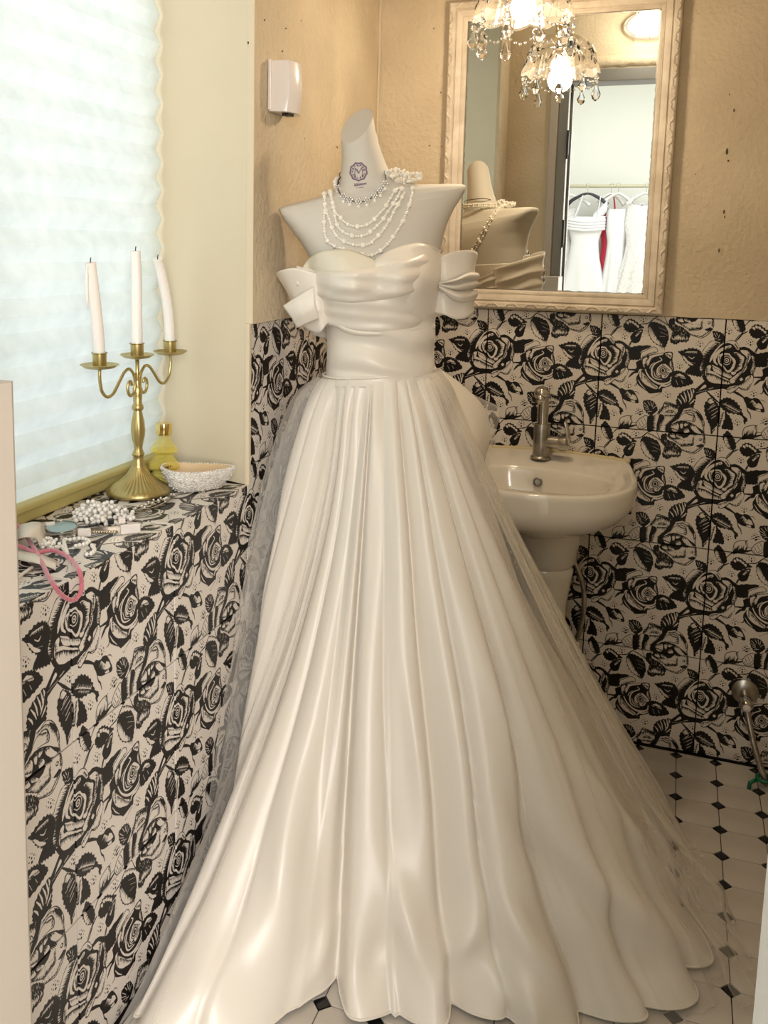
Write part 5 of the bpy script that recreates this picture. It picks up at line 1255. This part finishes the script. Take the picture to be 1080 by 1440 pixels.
def grip(x, y, L_, H_, h0, ang=0.0, m='plastic'):
    c = z5(x, y, h0); d = (z5(x+40, y-4+ang*40, h0)-c).normalized(); n_ = d.cross(V((0, 0, 1)))
    bb = MB(); M4 = Matrix(((d.x, n_.x, 0, c.x), (d.y, n_.y, 0, c.y), (0, 0, 1, c.z), (0, 0, 0, 1)))
    bb.box((-L_/2, -.004, -H_/2), (L_/2, .004, H_/2), M4=M4); return bb.build('grip', M[m], hb, bevel=.0015)
grip(900, 262, .034, .016, .0087); grip(582, 290, .022, .014, .0078); grip(345, 232, .017, .008, .0046); grip(840, 205, .012, .010, .022); grip(765, 212, .010, .010, .018, m='black'); grip(640, 238, .014, .004, .012, m='black')
bc = empty('blue_compact', z5(425, 262), 'flat pale blue oval compact lying on the sill under the blind', 'compact')
c0 = z5(425, 262); eu, ev = (z5(535, 255)-c0), (z5(425, 222)-c0)
P = [[c0+(eu*math.cos(t)+ev*math.sin(t))*r_+V((0, 0, h)) for t in np.linspace(0, 2*PI, 41)[:-1]] for r_, h in ((.97, 0), (1.0, .001), (1.0, .003), (.95, .0036), (.5, .0042), (.02, .0044))]
b = MB(); b.grid(P, cv=True); b.f.append(tuple(range(40))[::-1]); b.m.append(0); b.build('lid', M['blue'], bc, smooth=True, auto=40)
b = MB(); b.tube([p+V((0, 0, .001)) for p in P[2]], .0012, 6, closed=True); b.build('rim', M['silver'], bc, smooth=True)
# ribbon
rb = empty('ribbon', z5(200, 420), 'cream satin ribbon curled at the near end of the sill', 'ribbon')
def strip_(pts, wvec, name='ribbon_loop'):
    P = crom(pts, 6); b = MB(); b.grid([[p, p+wvec*.5+V((0, 0, .001)), p+wvec] for p in P]); return b.build(name, M['ribbon'], rb, smooth=True, solid=.0012)
strip_([z5(100, 330, .002), z5(130, 330, .022), z5(190, 320, .028), z5(250, 330, .022), z5(280, 395, .004)], z5(200, 290)-z5(160, 360)+V((0, 0, .008)))
strip_([z5(100, 410, .002), z5(180, 425, .010), z5(270, 440, .012), z5(360, 470, .004), z5(392, 488, .002)], z5(150, 500)-z5(165, 440))
b = MB(); b.tube(crom([z5(110, 610, .003), z5(150, 580, .004), z5(190, 552, .004), z5(225, 528, .003)], 6), .0026, 8); b.build('ribbon_tail', M['ribbon'], rb, smooth=True)
pk_ = empty('pink_cord', z5(260, 420), 'loop of pink velvet cord hanging over the near edge of the sill', 'cord')
def cordp(x, y):
    p = z5(x, y, .010)
    if p.x > .006: p = on_plane(x/4.909, 690+y/4.909, V((.010, 0, 0)), V((1, 0, 0)))
    return p
b = MB(); P = crom([cordp(*q) for q in ((70, 200), (115, 235), (170, 305), (232, 392), (285, 490), (335, 592), (378, 660), (425, 720), (480, 752), (520, 750), (556, 700), (563, 630), (548, 560), (505, 490), (440, 440), (360, 412), (300, 420), (245, 432), (180, 400), (100, 372))], 6)
b.tube(P, [.0034+.0006*math.sin(i*2.1) for i in range(len(P))], 10); b.build('cord', M['pink'], pk_, smooth=True)
# silver hair jewel at the candelabra foot
jw = empty('silver_hair_comb', z5(1040, 130), 'tarnished silver leaf hair comb at the foot of the candelabra', 'hair comb')
b = MB(); bs = MB()
for i in range(15):
    x = 192+i*3.7+random.uniform(-2, 2); y = 718-i*1.45+random.uniform(-2.5, 2.5); p = sl(x, y, .004); a = random.uniform(0, 2*PI); L_ = .012
    d = V((math.cos(a), math.sin(a), .25)); n_ = V((-d.y, d.x, .1)); pts = [p-d*L_*.9+V((0, 0, .003)), p+n_*L_*.38, p+d*L_*.9, p-n_*L_*.38]
    for q in pts: q.z = max(q.z, SZ+.0006)
    b.poly(pts, (0, 0, .0012)); bs.ball(p+V((0, 0, .004)), .0022, 7, 5)
b.tube(crom([sl(188, 720, .002), sl(215, 714, .003), sl(245, 700, .003)], 8), .0012, 6)
b.build('comb', M['silver'], jw); stuff(bs.build('stones', M['rhinestone'], jw))

# ------------------------------------------------------------------ the dress rail in the shop, seen in the mirror
RYY = -4.98; RZZ = 1.832
rr_ = empty('clothes_rail', (.4, RYY, RZZ), 'painted clothes rail carrying white dresses, seen in the mirror', 'clothes rail')
b = MB(); b.tube([V((-1.2, RYY, RZZ)), V((1.9, RYY, RZZ))], .013, 14); b.build('rail', M['rod'], rr_, smooth=True)
for x in (-1.15, 1.85):
    b = MB(); b.tube([V((x, RYY, RZZ)), V((x, RYY, .02))], .013, 12); b.box((x-.02, RYY-.18, 0.0005), (x+.02, RYY+.25, .03)); b.build('upright', M['rod'], rr_, smooth=True, auto=40)
def hanger(x, y, m, label, wd=.19, tilt=0.0):
    t = empty('clothes_hanger', (x, y, RZZ-.05), label, 'hanger', 'hangers on the clothes rail')
    b = MB(); b.tube(crom([V((x+.014, y, RZZ+.004)), V((x+.010, y, RZZ+.016)), V((x, y, RZZ+.019)), V((x-.012, y, RZZ+.012)), V((x-.010, y, RZZ-.006)), V((x, y, RZZ-.025)), V((x, y, RZZ-.06))], 5), .0024, 6); b.build('hook', M['chrome'], t, smooth=True)
    b = MB(); P = crom([V((x+s_*wd, y, RZZ-.06-dz+tilt*s_)) for s_, dz in ((-1, .085), (-.75, .05), (-.3, .012), (0, 0), (.3, .012), (.75, .05), (1, .085))], 5); n = len(P)
    b.tube(P, [.007+.008*abs(1-2*i/(n-1)) for i in range(n)], 10, flat=1.4); b.build('shoulder_bar', m, t, smooth=True)
def dress(x, y, top, ws_, m, label, straps=(), seed=0, name='hanging_dress', sleeve=False, vneck=0.0, m2=None):
    """ws_: (z, half width) profile from top to bottom"""
    t = empty(name, (x, y, top), label, 'dress', 'dresses on the clothes rail')
    def sec(z0_, z1_, nm, mm, rows_=40):
        P = []
        for i in range(rows_+1):
            z = z0_+(z1_-z0_)*i/rows_; hw = -cinterp(-z, [(-q[0], -q[1]) for q in ws_])[0]; row = []
            low = smooth(top-.25, top-.6, z) if False else min(1, max(0, (top-.22-z)/.6))
            for k in range(72):
                a = 2*PI*k/72; c, s_ = math.cos(a), math.sin(a)
                f = 1+low*.11*math.sin(a*9+seed+1.4*math.sin(a*2+seed))
                zz = z+(vneck*math.exp(-(c/.35)**2)*-1 if i == 0 and s_ > 0 and nm == 'bodice' else 0)
                if i == 0 and s_ > 0: zz -= .012*(1-abs(c))
                row.append(V((x+hw*f*c, y+(.045+.05*low)*f*s_, zz)))
            P.append(row)
        b = MB(); b.grid(P, cv=True); return b.build(nm, mm, t, smooth=True)
    zw = top-.24
    sec(top, zw, 'bodice', m2 or m, 16); sec(zw+.012, ws_[-1][0], 'skirt', m)
    for (a0, b0, w) in straps:
        b = MB(); P = crom([V((x+a0, y+.05, top-.01)), V((x+(a0+b0)/2, y+.03, (top+RZZ-.10)/2)), V((x+b0, y, RZZ-.075)), V((x+(a0+b0)/2, y-.03, (top+RZZ-.10)/2)), V((x+a0, y-.04, top-.01))], 6); b.tube(P, w, 8, flat=.3); b.build('strap', m, t, smooth=True)
    if sleeve:
        for s_ in (-1, 1):
            b = MB(); P = [[V((x+s_*(.075+.10*q), y+(.045+.02*q)*math.sin(a_), RZZ-.10-.11*q-(.05+.02*q)*(1-math.cos(a_))*.9)) for a_ in np.linspace(0, 2*PI, 21)[:-1]] for q in np.linspace(0, 1, 8)]; b.grid(P, cv=True); b.build('cap_sleeve', m, t, smooth=True)
    return t
dress(-.10, RYY+.0, 1.66, [(1.66, .13), (1.52, .12), (1.42, .10), (1.1, .19), (.35, .26)], M['lace'], 'white lace dress at the left end of the visible rail', [(-.08, -.06, .008), (.08, .06, .008)], 2)
hanger(-.055, RYY+.0, M['white_hanger'], 'white hanger at the left end of the visible rail')
d_ = dress(.115, RYY+.07, 1.60, [(1.60, .145), (1.50, .125), (1.38, .105), (1.05, .17), (.30, .27)], M['shop_satin'], 'white satin dress with thin straps and draped bodice on the black hanger', [(-.085, -.035, .007), (.085, .10, .007)], 5)
for i in range(4):
    b = MB(); P = [V((.115+.145*c, RYY+.07+.052*math.sqrt(max(0, 1-c*c))+.006, 1.575-i*.022-.018*math.sin((c+1)*1.5))) for c in np.linspace(-.98, .98, 24)]; b.tube(P, .012, 8); b.build('drape_fold', M['shop_satin'], d_, smooth=True)
hanger(.116, RYY+.06, M['black_hanger'], 'curved black hanger carrying the draped white satin dress', .15)
dress(.285, RYY-.01, 1.60, [(1.60, .085), (1.5, .07), (1.38, .055), (1.2, .065), (.7, .07), (.45, .05)], M['red'], 'crimson satin dress squeezed between the white dresses on the rail', [(-.04, -.02, .006), (.045, .02, .006)], 1)
dress(.345, RYY+.05, 1.66, [(1.66, .075), (1.5, .08), (1.38, .065), (1.0, .11), (.4, .17)], M['shop_satin'], 'white short-sleeved satin dress to the right of the crimson dress', (), 3, sleeve=True)
hanger(.286, RYY+.01, M['white_hanger'], 'white hanger with its hook directly above the crimson dress', .10)
hanger(.340, RYY+.05, M['white_hanger'], 'white hanger inside the short-sleeved satin dress', .11)
dress(.52, RYY+.09, 1.70, [(1.70, .10), (1.55, .115), (1.36, .10), (1.0, .19), (.35, .30)], M['lace'], 'white lace dress with deep V neck at the right of the rail', [(-.085, -.06, .010), (.085, .06, .010)], 7, vneck=.22)
hanger(.545, RYY+.08, M['white_hanger'], 'white hanger holding the deep-necked lace dress', .13)
# chips and spots in the plaster
def mark(par, P, ax, n):
    b = MB(); b.ball(P, 1, 7, 5, sc=n); return b.build('wall_mark', M['dark_chain'], par)
for x, y, w, h in ((1022, 213, 3, 9), (1024, 226, 2, 3), (1018, 298, 2, 6), (1019, 305, 1.5, 4), (1011, 352, 1.5, 6), (1026, 133, 1.5, 2), (1032, 155, 1.5, 5), (978, 245, 1.5, 1.5), (620, 130, 2, 2), (621, 206, 2, 1.5), (604, 205, 4, 2), (610, 40, 2, 2), (596, 208, 2, 1.5)):
    P = on_plane(x, y, V((0, -.0015, 0)), V((0, 1, 0))); k = 1/560
    mark(wb, P, 0, (w*.5*k, .0016, h*.5*k))
for x, y, w, h in ((438, 198, 3, 2.5), (428, 195, 2, 2), (474, 207, 1.5, 3), (423, 29, 2, 2), (372, 28, 2, 2), (397, 72, 3, 2), (402, 40, 2, 2), (349, 60, 2, 3)):
    P = on_plane(x, y, V((.0068, 0, 0)), V((1, 0, 0))); k = 1/560
    mark(wl, P, 0, (.0016, w*.6*k, h*.5*k))
